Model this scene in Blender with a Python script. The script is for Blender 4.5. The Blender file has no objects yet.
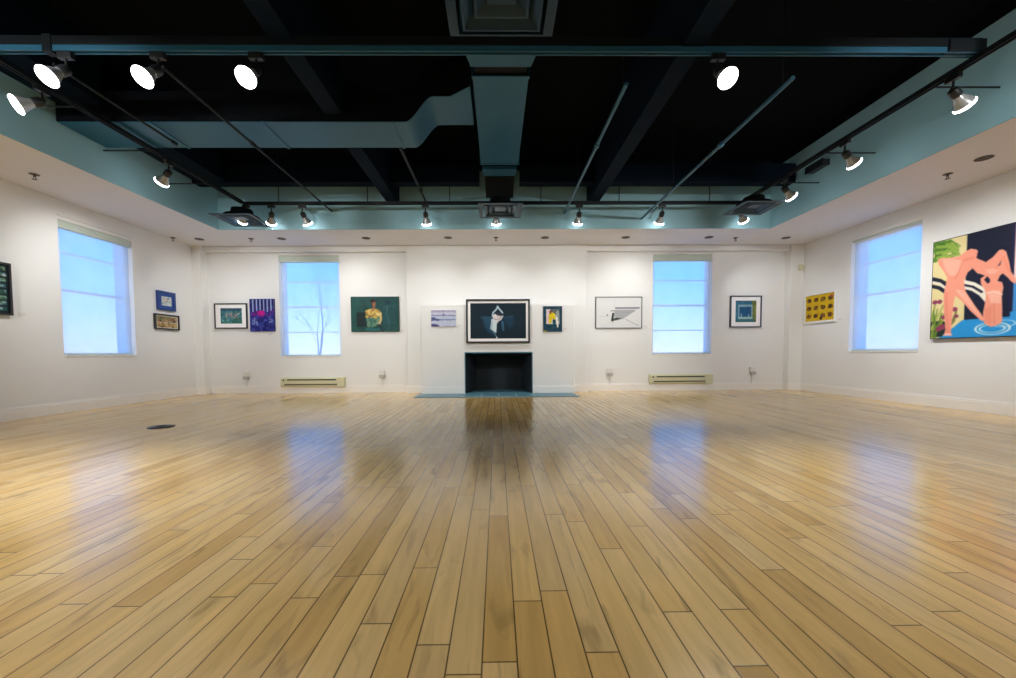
import bpy, bmesh, math, random
import numpy as np
from mathutils import Vector, Matrix, Quaternion

S = bpy.context.scene
COL = S.collection
R = math.radians

# ------------------------------------------------------------------ camera
CAM_H = 0.77
FPX = 400.0                      # focal length in pixels of the 1016 wide frame
PPX, PPY = 501.81, 369.29        # optical centre in the frame
PITCH, ROLL, YAW = R(2.378), R(-0.337), R(0.6345)

_right = Vector((math.cos(YAW), -math.sin(YAW), 0))
_fwd = Vector((math.sin(YAW), math.cos(YAW), 0))
_up = Vector((0, 0, 1))
CF = _fwd * math.cos(PITCH) - _up * math.sin(PITCH)
_u2 = _up * math.cos(PITCH) + _fwd * math.sin(PITCH)
CR = _right * math.cos(ROLL) + _u2 * math.sin(ROLL)
CU = _u2 * math.cos(ROLL) - _right * math.sin(ROLL)
cd = bpy.data.cameras.new('camera')
cam = bpy.data.objects.new('camera', cd)
COL.objects.link(cam)
cam.matrix_world = Matrix(((CR.x, CU.x, -CF.x, 0), (CR.y, CU.y, -CF.y, 0), (CR.z, CU.z, -CF.z, CAM_H), (0, 0, 0, 1)))
cd.sensor_fit = 'HORIZONTAL'
cd.sensor_width = 36
cd.lens = FPX / 1016 * 36
cd.shift_x = (508 - PPX) / 1016
cd.shift_y = (PPY - 339) / 1016
cd.clip_start = 0.02
S.camera = cam

# ------------------------------------------------------------------ view, world
S.view_settings.view_transform = 'Standard'
S.view_settings.look = 'None'
S.view_settings.gamma = 1
S.view_settings.use_curve_mapping = False
S.view_settings.exposure = 0.60
S.cycles.use_denoising = True
S.cycles.max_bounces = 10
S.cycles.diffuse_bounces = 6
S.cycles.glossy_bounces = 4
S.cycles.transparent_max_bounces = 12
S.cycles.sample_clamp_indirect = 6
S.cycles.caustics_reflective = False
S.cycles.caustics_refractive = False

WORLD_STRENGTH = 1.9
SPOT_SCALE = 1.0
w = bpy.data.worlds.new('sky')
S.world = w
w.use_nodes = True
nt = w.node_tree
nt.nodes.clear()
tc = nt.nodes.new('ShaderNodeTexCoord')
sx = nt.nodes.new('ShaderNodeSeparateXYZ')
mr = nt.nodes.new('ShaderNodeMapRange')
mr.inputs['From Min'].default_value = -0.25
mr.inputs['From Max'].default_value = 0.75
ramp = nt.nodes.new('ShaderNodeValToRGB')
bg = nt.nodes.new('ShaderNodeBackground')
wo = nt.nodes.new('ShaderNodeOutputWorld')
nt.links.new(tc.outputs['Generated'], sx.inputs[0])
nt.links.new(sx.outputs['Z'], mr.inputs['Value'])
nt.links.new(mr.outputs[0], ramp.inputs[0])
nt.links.new(ramp.outputs[0], bg.inputs[0])
nt.links.new(bg.outputs[0], wo.inputs[0])
bg.inputs[1].default_value = WORLD_STRENGTH
cr = ramp.color_ramp
stops = [(0.0, (0.30, 0.34, 0.48)), (0.225, (0.42, 0.46, 0.62)), (0.25, (0.72, 0.72, 0.92)), (0.305, (0.46, 0.62, 0.98)),
         (0.36, (0.22, 0.50, 1.0)), (0.42, (0.07, 0.40, 1.0)), (0.48, (0.03, 0.33, 0.95)), (1.0, (0.02, 0.22, 0.72))]
while len(cr.elements) < len(stops):
    cr.elements.new(0.5)
for e, (p, c) in zip(cr.elements, stops):
    e.position = p
    e.color = (*c, 1)


# ------------------------------------------------------------------ geometry of the frame -> room surfaces
def ray(px, py):
    return CF + CR * ((px - PPX) / FPX) - CU * ((py - PPY) / FPX)


def on_x(px, py, X):
    d = ray(px, py)
    return Vector((0, 0, CAM_H)) + d * (X / d.x)


def on_y(px, py, Y):
    d = ray(px, py)
    return Vector((0, 0, CAM_H)) + d * (Y / d.y)


def on_z(px, py, Z):
    d = ray(px, py)
    return Vector((0, 0, CAM_H)) + d * ((Z - CAM_H) / d.z)


# ------------------------------------------------------------------ materials
def s2l(c):
    return tuple(x / 12.92 if x <= 0.04045 else ((x + 0.055) / 1.055) ** 2.4 for x in c)


def rgb(r, g, b):
    return s2l((r / 255, g / 255, b / 255))


def mat(name, col, rough=0.5, metal=0.0, noise=0.0, nscale=8.0, bump=0.0, bscale=60.0, spec=0.5, coat=0.0):
    m = bpy.data.materials.new(name)
    m.use_nodes = True
    n = m.node_tree.nodes
    l = m.node_tree.links
    b = n['Principled BSDF']
    b.inputs['Base Color'].default_value = (*col, 1)
    b.inputs['Roughness'].default_value = rough
    b.inputs['Metallic'].default_value = metal
    b.inputs['Specular IOR Level'].default_value = spec
    b.inputs['Coat Weight'].default_value = coat
    co = n.new('ShaderNodeTexCoord')
    if noise > 0:
        nz = n.new('ShaderNodeTexNoise')
        nz.inputs['Scale'].default_value = nscale
        nz.inputs['Detail'].default_value = 4
        l.new(co.outputs['Object'], nz.inputs['Vector'])
        mx = n.new('ShaderNodeMix')
        mx.data_type = 'RGBA'
        mx.inputs[6].default_value = (*[c * (1 - noise) for c in col], 1)
        mx.inputs[7].default_value = (*[min(1, c * (1 + noise)) for c in col], 1)
        l.new(nz.outputs['Fac'], mx.inputs[0])
        l.new(mx.outputs[2], b.inputs['Base Color'])
    if bump > 0:
        nb = n.new('ShaderNodeTexNoise')
        nb.inputs['Scale'].default_value = bscale
        nb.inputs['Detail'].default_value = 3
        l.new(co.outputs['Object'], nb.inputs['Vector'])
        bp = n.new('ShaderNodeBump')
        bp.inputs['Strength'].default_value = bump
        bp.inputs['Distance'].default_value = 0.01
        l.new(nb.outputs['Fac'], bp.inputs['Height'])
        l.new(bp.outputs[0], b.inputs['Normal'])
    return m


M = {}
M['wall'] = mat('wall_paint', (0.77, 0.775, 0.77), 0.55, noise=0.015, nscale=1.5, bump=0.03, bscale=150)
M['soffit'] = mat('soffit_paint', (0.75, 0.735, 0.745), 0.7, noise=0.015, nscale=2)
M['trim'] = mat('trim_paint', (0.82, 0.81, 0.79), 0.35, noise=0.01)
M['teal'] = mat('tray_teal', rgb(134, 178, 191), 0.6, noise=0.12, nscale=1.2)  # teal tone of the tray's upright faces
M['black'] = mat('black_ceiling', (0.0035, 0.0045, 0.0065), 0.85, noise=0.2, nscale=2, spec=0.05)
M['beam'] = mat('beam_paint', (0.003, 0.008, 0.017), 0.7, noise=0.2, nscale=3, spec=0.05)
M['track'] = mat('track_black', (0.007, 0.010, 0.013), 0.5, noise=0.1, spec=0.2)
M['duct'] = mat('duct_sheet', rgb(22, 92, 124), 0.5, metal=0.0, noise=0.15, nscale=1.8)
M['conduit'] = mat('conduit_paint', rgb(36, 92, 120), 0.45, metal=0.0, noise=0.1)
M['diffuser'] = mat('diffuser_paint', rgb(24, 60, 80), 0.5, noise=0.08)
M['slot'] = mat('dark_slot', (0.006, 0.008, 0.010), 0.7, noise=0.1, spec=0.2)
M['lampblack'] = mat('lamp_black', (0.010, 0.012, 0.014), 0.4, noise=0.1)
M['bulb'] = mat('bulb_glass', (0.42, 0.44, 0.45), 0.25, metal=0.4, noise=0.05)
M['firebox'] = mat('firebox_soot', rgb(26, 36, 44), 0.75, noise=0.25, nscale=6)
M['slate'] = mat('hearth_slate', rgb(84, 130, 146), 0.4, noise=0.25, nscale=7)
M['grout'] = mat('hearth_grout', rgb(190, 214, 216), 0.7, noise=0.1)
M['heater'] = mat('heater_enamel', rgb(206, 204, 172), 0.4, noise=0.03)
M['heatslot'] = mat('heater_slot', rgb(70, 74, 54), 0.6, noise=0.1)
M['plastic'] = mat('white_plastic', (0.72, 0.70, 0.66), 0.4, noise=0.02)
M['greyplastic'] = mat('grey_plastic', (0.42, 0.41, 0.40), 0.5, noise=0.05)
M['cassette'] = mat('blind_cassette', rgb(188, 200, 190), 0.45, noise=0.03)
M['frameblack'] = mat('frame_black', (0.016, 0.016, 0.020), 0.35, noise=0.2, nscale=20)
M['frameblue'] = mat('frame_blue', rgb(22, 58, 128), 0.4, noise=0.2, nscale=15)
M['framegrey'] = mat('frame_grey', rgb(60, 62, 72), 0.35, noise=0.1)
M['framewhite'] = mat('frame_white', (0.78, 0.78, 0.77), 0.4, noise=0.02)
M['mount'] = mat('mount_board', (0.86, 0.85, 0.86), 0.7, noise=0.01)
M['card'] = mat('label_card', (0.70, 0.69, 0.67), 0.6, noise=0.03)
M['brass'] = mat('bronze_plate', rgb(46, 40, 44), 0.45, metal=0.4, noise=0.2)
M['chrome'] = mat('sprinkler_metal', rgb(92, 82, 74), 0.4, metal=0.5, noise=0.1)
M['baffle'] = mat('downlight_baffle', rgb(82, 70, 60), 0.6, noise=0.1)
M['bark'] = mat('bark', rgb(92, 92, 104), 0.9, noise=0.3, nscale=10)
M['winframe'] = mat('window_frame_paint', rgb(226, 234, 240), 0.45, noise=0.03)
M['brick'] = mat('pale_render', rgb(150, 170, 200), 0.9, noise=0.1)


def lens_mat():
    m = bpy.data.materials.new('lamp_lens')
    m.use_nodes = True
    n = m.node_tree.nodes
    b = n['Principled BSDF']
    nz = n.new('ShaderNodeTexNoise')
    nz.inputs['Scale'].default_value = 60
    mr_ = n.new('ShaderNodeMapRange')
    mr_.inputs['To Min'].default_value = 8
    mr_.inputs['To Max'].default_value = 10
    m.node_tree.links.new(nz.outputs['Fac'], mr_.inputs['Value'])
    m.node_tree.links.new(mr_.outputs[0], b.inputs['Emission Strength'])
    b.inputs['Emission Color'].default_value = (1.0, 0.98, 0.96, 1)
    return m


M['lens'] = lens_mat()


def glass_mat():
    m = bpy.data.materials.new('window_glass')
    m.use_nodes = True
    n = m.node_tree.nodes
    l = m.node_tree.links
    n.clear()
    o = n.new('ShaderNodeOutputMaterial')
    mx = n.new('ShaderNodeMixShader')
    t = n.new('ShaderNodeBsdfTransparent')
    t.inputs[0].default_value = (0.94, 0.97, 0.98, 1)
    g = n.new('ShaderNodeBsdfGlossy')
    g.inputs['Roughness'].default_value = 0.02
    mx.inputs[0].default_value = 0.05
    l.new(t.outputs[0], mx.inputs[1])
    l.new(g.outputs[0], mx.inputs[2])
    l.new(mx.outputs[0], o.inputs[0])
    return m


M['glass'] = glass_mat()


def blind_mat(dense):
    m = bpy.data.materials.new('blind_screen_fabric')
    m.use_nodes = True
    n = m.node_tree.nodes
    l = m.node_tree.links
    n.clear()
    o = n.new('ShaderNodeOutputMaterial')
    mx = n.new('ShaderNodeMixShader')
    mx.inputs[0].default_value = dense
    t = n.new('ShaderNodeBsdfTransparent')
    t.inputs[0].default_value = (0.96, 0.98, 1.0, 1)
    ad = n.new('ShaderNodeMixShader')
    ad.inputs[0].default_value = 0.78
    d = n.new('ShaderNodeBsdfDiffuse')
    tr = n.new('ShaderNodeBsdfTranslucent')
    co = n.new('ShaderNodeTexCoord')
    nz = n.new('ShaderNodeTexNoise')
    nz.inputs['Scale'].default_value = 3.0
    nz.inputs['Detail'].default_value = 3
    l.new(co.outputs['Object'], nz.inputs['Vector'])
    mc = n.new('ShaderNodeMix')
    mc.data_type = 'RGBA'
    mc.inputs[6].default_value = (0.66, 0.70, 0.78, 1)
    mc.inputs[7].default_value = (0.84, 0.86, 0.90, 1)
    l.new(nz.outputs['Fac'], mc.inputs[0])
    l.new(mc.outputs[2], d.inputs[0])
    l.new(mc.outputs[2], tr.inputs[0])
    l.new(d.outputs[0], ad.inputs[1])
    l.new(tr.outputs[0], ad.inputs[2])
    l.new(ad.outputs[0], mx.inputs[2])
    l.new(t.outputs[0], mx.inputs[1])
    l.new(mx.outputs[0], o.inputs[0])
    return m


M['blind'] = blind_mat(0.62)
M['blind_dense'] = blind_mat(0.72)


def floor_mat():
    m = bpy.data.materials.new('maple_strip_floor')
    m.use_nodes = True
    n = m.node_tree.nodes
    l = m.node_tree.links
    b = n['Principled BSDF']

    def math_(op, a, bb=None, c=None):
        q = n.new('ShaderNodeMath')
        q.operation = op
        for i, v in enumerate((a, bb, c)):
            if v is None:
                continue
            if isinstance(v, (int, float)):
                q.inputs[i].default_value = v
            else:
                l.new(v, q.inputs[i])
        return q.outputs[0]

    def wn(v, dim='1D'):
        q = n.new('ShaderNodeTexWhiteNoise')
        q.noise_dimensions = dim
        l.new(v, q.inputs['W' if dim == '1D' else 'Vector'])
        return q

    co = n.new('ShaderNodeTexCoord')
    sp = n.new('ShaderNodeSeparateXYZ')
    l.new(co.outputs['Object'], sp.inputs[0])
    X, Y = sp.outputs[0], sp.outputs[1]
    W = PLANK_W
    u = math_('DIVIDE', math_('SUBTRACT', X, PLANK_X0), W)
    iu = math_('FLOOR', u)
    fu = math_('SUBTRACT', u, iu)
    r1 = wn(iu).outputs['Value']
    r2 = wn(math_('ADD', iu, 177.3)).outputs['Value']
    length = math_('MULTIPLY_ADD', r2, 0.7, 0.75)
    v = math_('DIVIDE', math_('ADD', Y, math_('MULTIPLY_ADD', r1, 3.0, 20.0)), length)
    iv = math_('FLOOR', v)
    fv = math_('SUBTRACT', v, iv)
    cmb = n.new('ShaderNodeCombineXYZ')
    l.new(iu, cmb.inputs[0])
    l.new(iv, cmb.inputs[1])
    pr = wn(cmb.outputs[0], '3D')
    # distance to seams in metres
    du = math_('MULTIPLY', math_('MINIMUM', fu, math_('SUBTRACT', 1.0, fu)), W)
    dv = math_('MULTIPLY', math_('MINIMUM', fv, math_('SUBTRACT', 1.0, fv)), length)
    dmin = math_('MINIMUM', du, dv)
    seam = n.new('ShaderNodeMapRange')
    seam.inputs['From Min'].default_value = 0.0009
    seam.inputs['From Max'].default_value = 0.0030
    l.new(dmin, seam.inputs['Value'])
    # board tone
    tone = n.new('ShaderNodeValToRGB')
    ts = [(0.0, rgb(200, 162, 94)), (0.12, rgb(216, 176, 108)), (0.5, rgb(226, 188, 120)), (0.82, rgb(232, 197, 134)), (1.0, rgb(218, 184, 126))]
    while len(tone.color_ramp.elements) < len(ts):
        tone.color_ramp.elements.new(0.5)
    for e, (p, c) in zip(tone.color_ramp.elements, ts):
        e.position = p
        e.color = (*c, 1)
    l.new(pr.outputs['Value'], tone.inputs[0])
    # grain, offset per board
    off = n.new('ShaderNodeVectorMath')
    off.operation = 'MULTIPLY_ADD'
    l.new(pr.outputs['Color'], off.inputs[0])
    off.inputs[1].default_value = (37, 91, 13)
    l.new(co.outputs['Object'], off.inputs[2])
    mp = n.new('ShaderNodeMapping')
    mp.inputs['Scale'].default_value = (26, 2.2, 1)
    l.new(off.outputs[0], mp.inputs['Vector'])
    g1 = n.new('ShaderNodeTexNoise')
    g1.inputs['Scale'].default_value = 1.0
    g1.inputs['Detail'].default_value = 6
    g1.inputs['Distortion'].default_value = 0.6
    l.new(mp.outputs[0], g1.inputs['Vector'])
    gr = n.new('ShaderNodeMapRange')
    gr.inputs['From Min'].default_value = 0.3
    gr.inputs['From Max'].default_value = 0.7
    gr.inputs['To Min'].default_value = 0.84
    gr.inputs['To Max'].default_value = 1.06
    l.new(g1.outputs['Fac'], gr.inputs['Value'])
    # darker mineral streaks on some boards
    mp2 = n.new('ShaderNodeMapping')
    mp2.inputs['Scale'].default_value = (13, 2.6, 1)
    l.new(off.outputs[0], mp2.inputs['Vector'])
    g2 = n.new('ShaderNodeTexNoise')
    g2.inputs['Scale'].default_value = 1.0
    g2.inputs['Detail'].default_value = 3
    g2.inputs['Distortion'].default_value = 1.2
    l.new(mp2.outputs[0], g2.inputs['Vector'])
    st = n.new('ShaderNodeMapRange')
    st.inputs['From Min'].default_value = 0.58
    st.inputs['From Max'].default_value = 0.74
    st.inputs['To Min'].default_value = 1.0
    st.inputs['To Max'].default_value = 0.66
    l.new(g2.outputs['Fac'], st.inputs['Value'])
    k = math_('MULTIPLY', gr.outputs[0], st.outputs[0])
    sm = n.new('ShaderNodeMapRange')
    sm.inputs['To Min'].default_value = 0.16
    sm.inputs['To Max'].default_value = 1.0
    l.new(seam.outputs[0], sm.inputs['Value'])
    k = math_('MULTIPLY', k, sm.outputs[0])
    vm = n.new('ShaderNodeVectorMath')
    vm.operation = 'SCALE'
    l.new(tone.outputs[0], vm.inputs[0])
    l.new(k, vm.inputs['Scale'])
    l.new(vm.outputs[0], b.inputs['Base Color'])
    # lacquer with slightly uneven boards
    rr = n.new('ShaderNodeMapRange')
    rr.inputs['To Min'].default_value = 0.12
    rr.inputs['To Max'].default_value = 0.22
    l.new(g1.outputs['Fac'], rr.inputs['Value'])
    l.new(rr.outputs[0], b.inputs['Roughness'])
    b.inputs['Specular IOR Level'].default_value = 0.5
    hb = n.new('ShaderNodeTexNoise')
    hb.inputs['Scale'].default_value = 9.0
    hb.inputs['Detail'].default_value = 2
    l.new(off.outputs[0], hb.inputs['Vector'])
    hs = math_('ADD', math_('MULTIPLY', hb.outputs['Fac'], 0.35), math_('MULTIPLY', seam.outputs[0], 0.12))
    bp = n.new('ShaderNodeBump')
    bp.inputs['Strength'].default_value = 0.10
    bp.inputs['Distance'].default_value = 0.01
    l.new(hs, bp.inputs['Height'])
    l.new(bp.outputs[0], b.inputs['Normal'])
    return m


def vcol_mat(name, rough=0.6):
    m = bpy.data.materials.new(name)
    m.use_nodes = True
    n = m.node_tree.nodes
    a = n.new('ShaderNodeAttribute')
    a.attribute_name = 'Paint'
    b = n['Principled BSDF']
    b.inputs['Roughness'].default_value = rough
    b.inputs['Specular IOR Level'].default_value = 0.25
    m.node_tree.links.new(a.outputs['Color'], b.inputs['Base Color'])
    return m


M['paint'] = vcol_mat('picture_pigment')


# ------------------------------------------------------------------ mesh builder
class MB:
    def __init__(self):
        self.bm = bmesh.new()

    def box(self, x0, x1, y0, y1, z0, z1, bevel=0.0, taper=None):
        ret = bmesh.ops.create_cube(self.bm, size=1.0)
        vs = ret['verts']
        for v in vs:
            v.co = Vector((x0 + (v.co.x + .5) * (x1 - x0), y0 + (v.co.y + .5) * (y1 - y0), z0 + (v.co.z + .5) * (z1 - z0)))
        if bevel > 0:
            es = list({e for v in vs for e in v.link_edges})
            bmesh.ops.bevel(self.bm, geom=es, offset=bevel, segments=2, affect='EDGES', profile=0.7)
        return self

    def lathe(self, prof, axis_o=(0, 0, 0), d=(0, 0, 1), seg=24, cap0=True, cap1=True):
        """prof: list of (r, t) along direction d."""
        o = Vector(axis_o)
        d = Vector(d).normalized()
        a = d.orthogonal().normalized()
        c = d.cross(a)
        rings = []
        for r, t in prof:
            rings.append([self.bm.verts.new(o + d * t + (a * math.cos(2 * math.pi * i / seg) + c * math.sin(2 * math.pi * i / seg)) * max(r, 1e-5)) for i in range(seg)])
        for q in range(len(rings) - 1):
            for i in range(seg):
                j = (i + 1) % seg
                self.bm.faces.new((rings[q][i], rings[q][j], rings[q + 1][j], rings[q + 1][i]))
        if cap0:
            self.bm.faces.new(rings[0][::-1])
        if cap1:
            self.bm.faces.new(rings[-1])
        return self

    def cyl(self, p0, p1, r, seg=16, r1=None):
        p0 = Vector(p0)
        p1 = Vector(p1)
        L = (p1 - p0).length
        return self.lathe([(r, 0), (r if r1 is None else r1, L)], p0, p1 - p0, seg)

    def tube(self, pts, r, seg=10):
        pts = [Vector(p) for p in pts]
        rings = []
        for k, p in enumerate(pts):
            t = (pts[min(k + 1, len(pts) - 1)] - pts[max(k - 1, 0)]).normalized()
            ref = Vector((0, 0, 1)) if abs(t.z) < 0.9 else Vector((1, 0, 0))
            a = t.cross(ref).normalized()
            b = t.cross(a)
            rr = r[k] if isinstance(r, (list, tuple)) else r
            rings.append([self.bm.verts.new(p + (a * math.cos(2 * math.pi * i / seg) + b * math.sin(2 * math.pi * i / seg)) * rr) for i in range(seg)])
        for q in range(len(rings) - 1):
            for i in range(seg):
                j = (i + 1) % seg
                self.bm.faces.new((rings[q][i], rings[q][j], rings[q + 1][j], rings[q + 1][i]))
        self.bm.faces.new(rings[0][::-1])
        self.bm.faces.new(rings[-1])
        return self

    def prism(self, poly, ax, t0, t1):
        """extrude a 2D polygon along axis ax (0,1,2) from t0 to t1"""
        def mk(p, t):
            c = list(p)
            c.insert(ax, t)
            return self.bm.verts.new(c)
        a = [mk(p, t0) for p in poly]
        b = [mk(p, t1) for p in poly]
        k = len(poly)
        for i in range(k):
            j = (i + 1) % k
            self.bm.faces.new((a[i], a[j], b[j], b[i]))
        self.bm.faces.new(a[::-1])
        self.bm.faces.new(b)
        return self

    def plate(self, ax, t0, t1, u0, u1, v0, v1, holes=()):
        """slab between t0 and t1 on axis ax, spanning u,v, with rectangular holes (u0,u1,v0,v1)"""
        us = sorted({u0, u1, *[h[0] for h in holes], *[h[1] for h in holes]})
        vs = sorted({v0, v1, *[h[2] for h in holes], *[h[3] for h in holes]})
        us = [x for x in us if u0 <= x <= u1]
        vs = [x for x in vs if v0 <= x <= v1]
        cache = {}

        def V(i, j, t):
            k = (i, j, t)
            if k not in cache:
                c = [us[i], vs[j]]
                c.insert(ax, t)
                cache[k] = self.bm.verts.new(c)
            return cache[k]

        def solid(i, j):
            if i < 0 or j < 0 or i >= len(us) - 1 or j >= len(vs) - 1:
                return False
            cu = (us[i] + us[i + 1]) / 2
            cv = (vs[j] + vs[j + 1]) / 2
            return not any(h[0] < cu < h[1] and h[2] < cv < h[3] for h in holes)
        for i in range(len(us) - 1):
            for j in range(len(vs) - 1):
                if not solid(i, j):
                    continue
                for t in (t0, t1):
                    self.bm.faces.new((V(i, j, t), V(i + 1, j, t), V(i + 1, j + 1, t), V(i, j + 1, t)))
                for (di, dj, e) in ((-1, 0, ((i, j), (i, j + 1))), (1, 0, ((i + 1, j), (i + 1, j + 1))),
                                    (0, -1, ((i, j), (i + 1, j))), (0, 1, ((i, j + 1), (i + 1, j + 1)))):
                    if not solid(i + di, j + dj):
                        p, q = e
                        self.bm.faces.new((V(*p, t0), V(*q, t0), V(*q, t1), V(*p, t1)))
        return self

    def ring(self, w_out, h_out, w_in, h_in, y0, y1, cz=0.0, cx=0.0, zin=0.0):
        """rectangular frame in the local XZ plane"""
        return self.plate(1, y0, y1, cx - w_out / 2, cx + w_out / 2, cz - h_out / 2, cz + h_out / 2,
                          [(cx - w_in / 2, cx + w_in / 2, cz - h_in / 2 + zin, cz + h_in / 2 + zin)])

    def build(self, name, m, parent=None, smooth=False, bevel=0.0):
        bmesh.ops.recalc_face_normals(self.bm, faces=self.bm.faces[:])
        me = bpy.data.meshes.new(name)
        self.bm.to_mesh(me)
        self.bm.free()
        me.materials.append(m)
        o = bpy.data.objects.new(name, me)
        COL.objects.link(o)
        if parent:
            o.parent = parent
        if smooth:
            for p in me.polygons:
                p.use_smooth = True
            mod = o.modifiers.new('split', 'EDGE_SPLIT')
            mod.split_angle = R(38)
        if bevel > 0:
            md = o.modifiers.new('bevel', 'BEVEL')
            md.width = bevel
            md.segments = 2
            md.limit_method = 'ANGLE'
        return o


def tag(o, label, cat, group=None):
    o['label'] = label
    o['category'] = cat
    if group:
        o['group'] = group
    return o


def thing(name, label, cat, loc=(0, 0, 0), rotz=0.0, group=None):
    o = bpy.data.objects.new(name, None)
    o.empty_display_size = 0.1
    COL.objects.link(o)
    o.location = loc
    o.rotation_euler = (0, 0, rotz)
    return tag(o, label, cat, group)


def struct(o):
    o['kind'] = 'structure'
    return o


def copy_thing(root, loc, rotz=None, label=None, group=None):
    r = root.copy()
    COL.objects.link(r)
    r.location = loc
    if rotz is not None:
        r.rotation_euler = (0, 0, rotz)
    if label:
        r['label'] = label
    if group:
        r['group'] = group
    for ch in list(root.children):
        c = ch.copy()
        COL.objects.link(c)
        c.parent = r
        for g in list(ch.children):
            d = g.copy()
            COL.objects.link(d)
            d.parent = c
    return r


# ------------------------------------------------------------------ room dimensions (metres)
XL, XR = -5.78, 5.95
YB = 7.90            # recessed panels of the back wall
YC = 7.75            # chimney breast, corner piers and headers
YP = 7.50            # fireplace surround
YR = -3.6            # wall behind the viewer
ZS = 2.83            # soffit
TXL, TXR, TYB, TYR = -4.61, 4.61, 6.77, -2.4   # inner faces of the ceiling tray
ZT = 3.78            # top of the tray's coloured faces
ZC = 3.95            # black ceiling
TH = 0.30
PLANK_W = 0.0878
PLANK_X0 = on_z(518.4, 678, 0).x

M['floor'] = floor_mat()

WB1 = (-4.24, -3.07, 0.705, 2.68)
WB2 = (3.07, 4.24, 0.705, 2.68)
WL = (5.41, 6.48, 0.75, 2.565)
WR = (5.60, 6.72, 0.745, 2.60)
FB = (-0.612, 0.663, 0.0, 0.765)

# floor
struct(MB().box(XL - TH, XR + TH, YR - TH, YB + TH, -0.12, 0).build('floor', M['floor']))
# walls
struct(MB().plate(1, YB, YB + TH, XL - TH, XR + TH, 0, ZC + 0.1, [WB1, WB2, (FB[0] - .06, FB[1] + .06, -1, FB[3] + .06)]).build('wall_back', M['wall']))
struct(MB().plate(0, XL - TH, XL, YR, YB, 0, ZC + 0.1, [WL]).build('wall_left', M['wall']))
struct(MB().plate(0, XR, XR + TH, YR, YB, 0, ZC + 0.1, [WR]).build('wall_right', M['wall']))
struct(MB().plate(1, YR - TH, YR, XL - TH, XR + TH, 0, ZC + 0.1).build('wall_rear', M['wall']))
# chimney breast, corner piers, headers
struct(MB().plate(1, YC, YB, -1.733, 1.738, 0, ZS, [(FB[0] - .06, FB[1] + .06, -1, FB[3] + .06)]).build('wall_chimney_breast', M['wall'], bevel=0.006))
struct(MB().box(XL, -5.61, 7.72, YB, 0, ZS, 0.004).build('wall_pier_left', M['wall']))
struct(MB().box(5.69, XR, YC, YB, 0, ZS, 0.006).build('wall_pier_right', M['wall']))
struct(MB().box(-5.61, -1.733, YC + 0.03, YB, 2.725, ZS, 0.005).build('trim_1', M['wall']))
struct(MB().box(1.738, 5.69, YC + 0.03, YB, 2.725, ZS, 0.005).build('trim_2', M['wall']))
# soffit ring and the tray's upright faces
struct(MB().plate(2, ZS, ZS + 0.04, XL, XR, YR, YB, [(TXL, TXR, TYR, TYB)]).build('ceiling_soffit', M['soffit']))
struct(MB().plate(2, ZS, ZT, TXL, TXR, TYR, TYB, [(TXL + .012, TXR - .012, TYR + .012, TYB - .012)]).build('ceiling_tray_side', M['teal']))
struct(MB().box(XL - TH, XR + TH, YR - TH, YB + TH, ZC, ZC + 0.1).build('ceiling', M['black']))
struct(MB().plate(2, ZT, ZC, TXL - 0.05, TXR + 0.05, TYR - 0.05, TYB + 0.05, [(TXL, TXR, TYR, TYB)]).build('ceiling_edge_band', M['black']))


# beams
def beam(x0, x1, y0, y1, z0, z1):
    return struct(MB().box(x0, x1, y0, y1, z0, z1, 0.008).build('ceiling_beam', M['beam']))


beam(1.50, 1.68, TYR + .02, TYB - 0.02, 3.22, 3.94)
beam(-1.78, -1.60, TYR + .02, 4.30, 3.26, 3.94)     # the branch duct runs between these two lengths
beam(-1.78, -1.60, 4.90, TYB - 0.02, 3.22, 3.94)
beam(-4.52, -4.06, TYR + .02, 4.30, 3.36, 3.94)
beam(-4.52, -4.06, 4.90, 6.18, 3.36, 3.94)
for xa, xb in ((TXL + .02, -1.79), (-1.59, -.26), (.36, 1.49), (1.69, TXR - .02)):
    beam(xa, xb, 6.19, 6.36, 3.36, 3.64)


# baseboards: board with a stepped cap
def baseboard(name, segs):
    mb = MB()
    for (x0, y0, x1, y1, nx, ny) in segs:
        t = 0.018
        mb.box(min(x0, x1) + min(0, nx * t), max(x0, x1) + max(0, nx * t), min(y0, y1) + min(0, ny * t), max(y0, y1) + max(0, ny * t), 0, 0.125, 0.003)
        c = 0.011
        mb.box(min(x0, x1) + min(0, nx * c), max(x0, x1) + max(0, nx * c), min(y0, y1) + min(0, ny * c), max(y0, y1) + max(0, ny * c), 0.125, 0.150, 0.004)
    return struct(mb.build(name, M['trim']))


baseboard('baseboard_left', [(XL, YR, XL, 7.72, 1, 0)])
baseboard('baseboard_right', [(XR, YR, XR, YC, -1, 0)])
baseboard('baseboard_back_left', [(-5.61, YB, -1.733, YB, 0, -1), (XL + .02, 7.72, -5.61, 7.72, 0, -1), (-5.61, 7.70, -5.61, YB - .02, 1, 0)])
baseboard('baseboard_back_right', [(1.738, YB, 5.69, YB, 0, -1), (5.69, YC, XR - .02, YC, 0, -1), (5.69, YC - .018, 5.69, YB - .02, -1, 0)])
baseboard('baseboard_breast_left', [(-1.733, YC, -1.415, YC, 0, -1), (-1.733, YC - .018, -1.733, YB - .02, -1, 0)])
baseboard('baseboard_breast_right', [(1.452, YC, 1.738, YC, 0, -1), (1.738, YC - .018, 1.738, YB - .02, 1, 0)])


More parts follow.
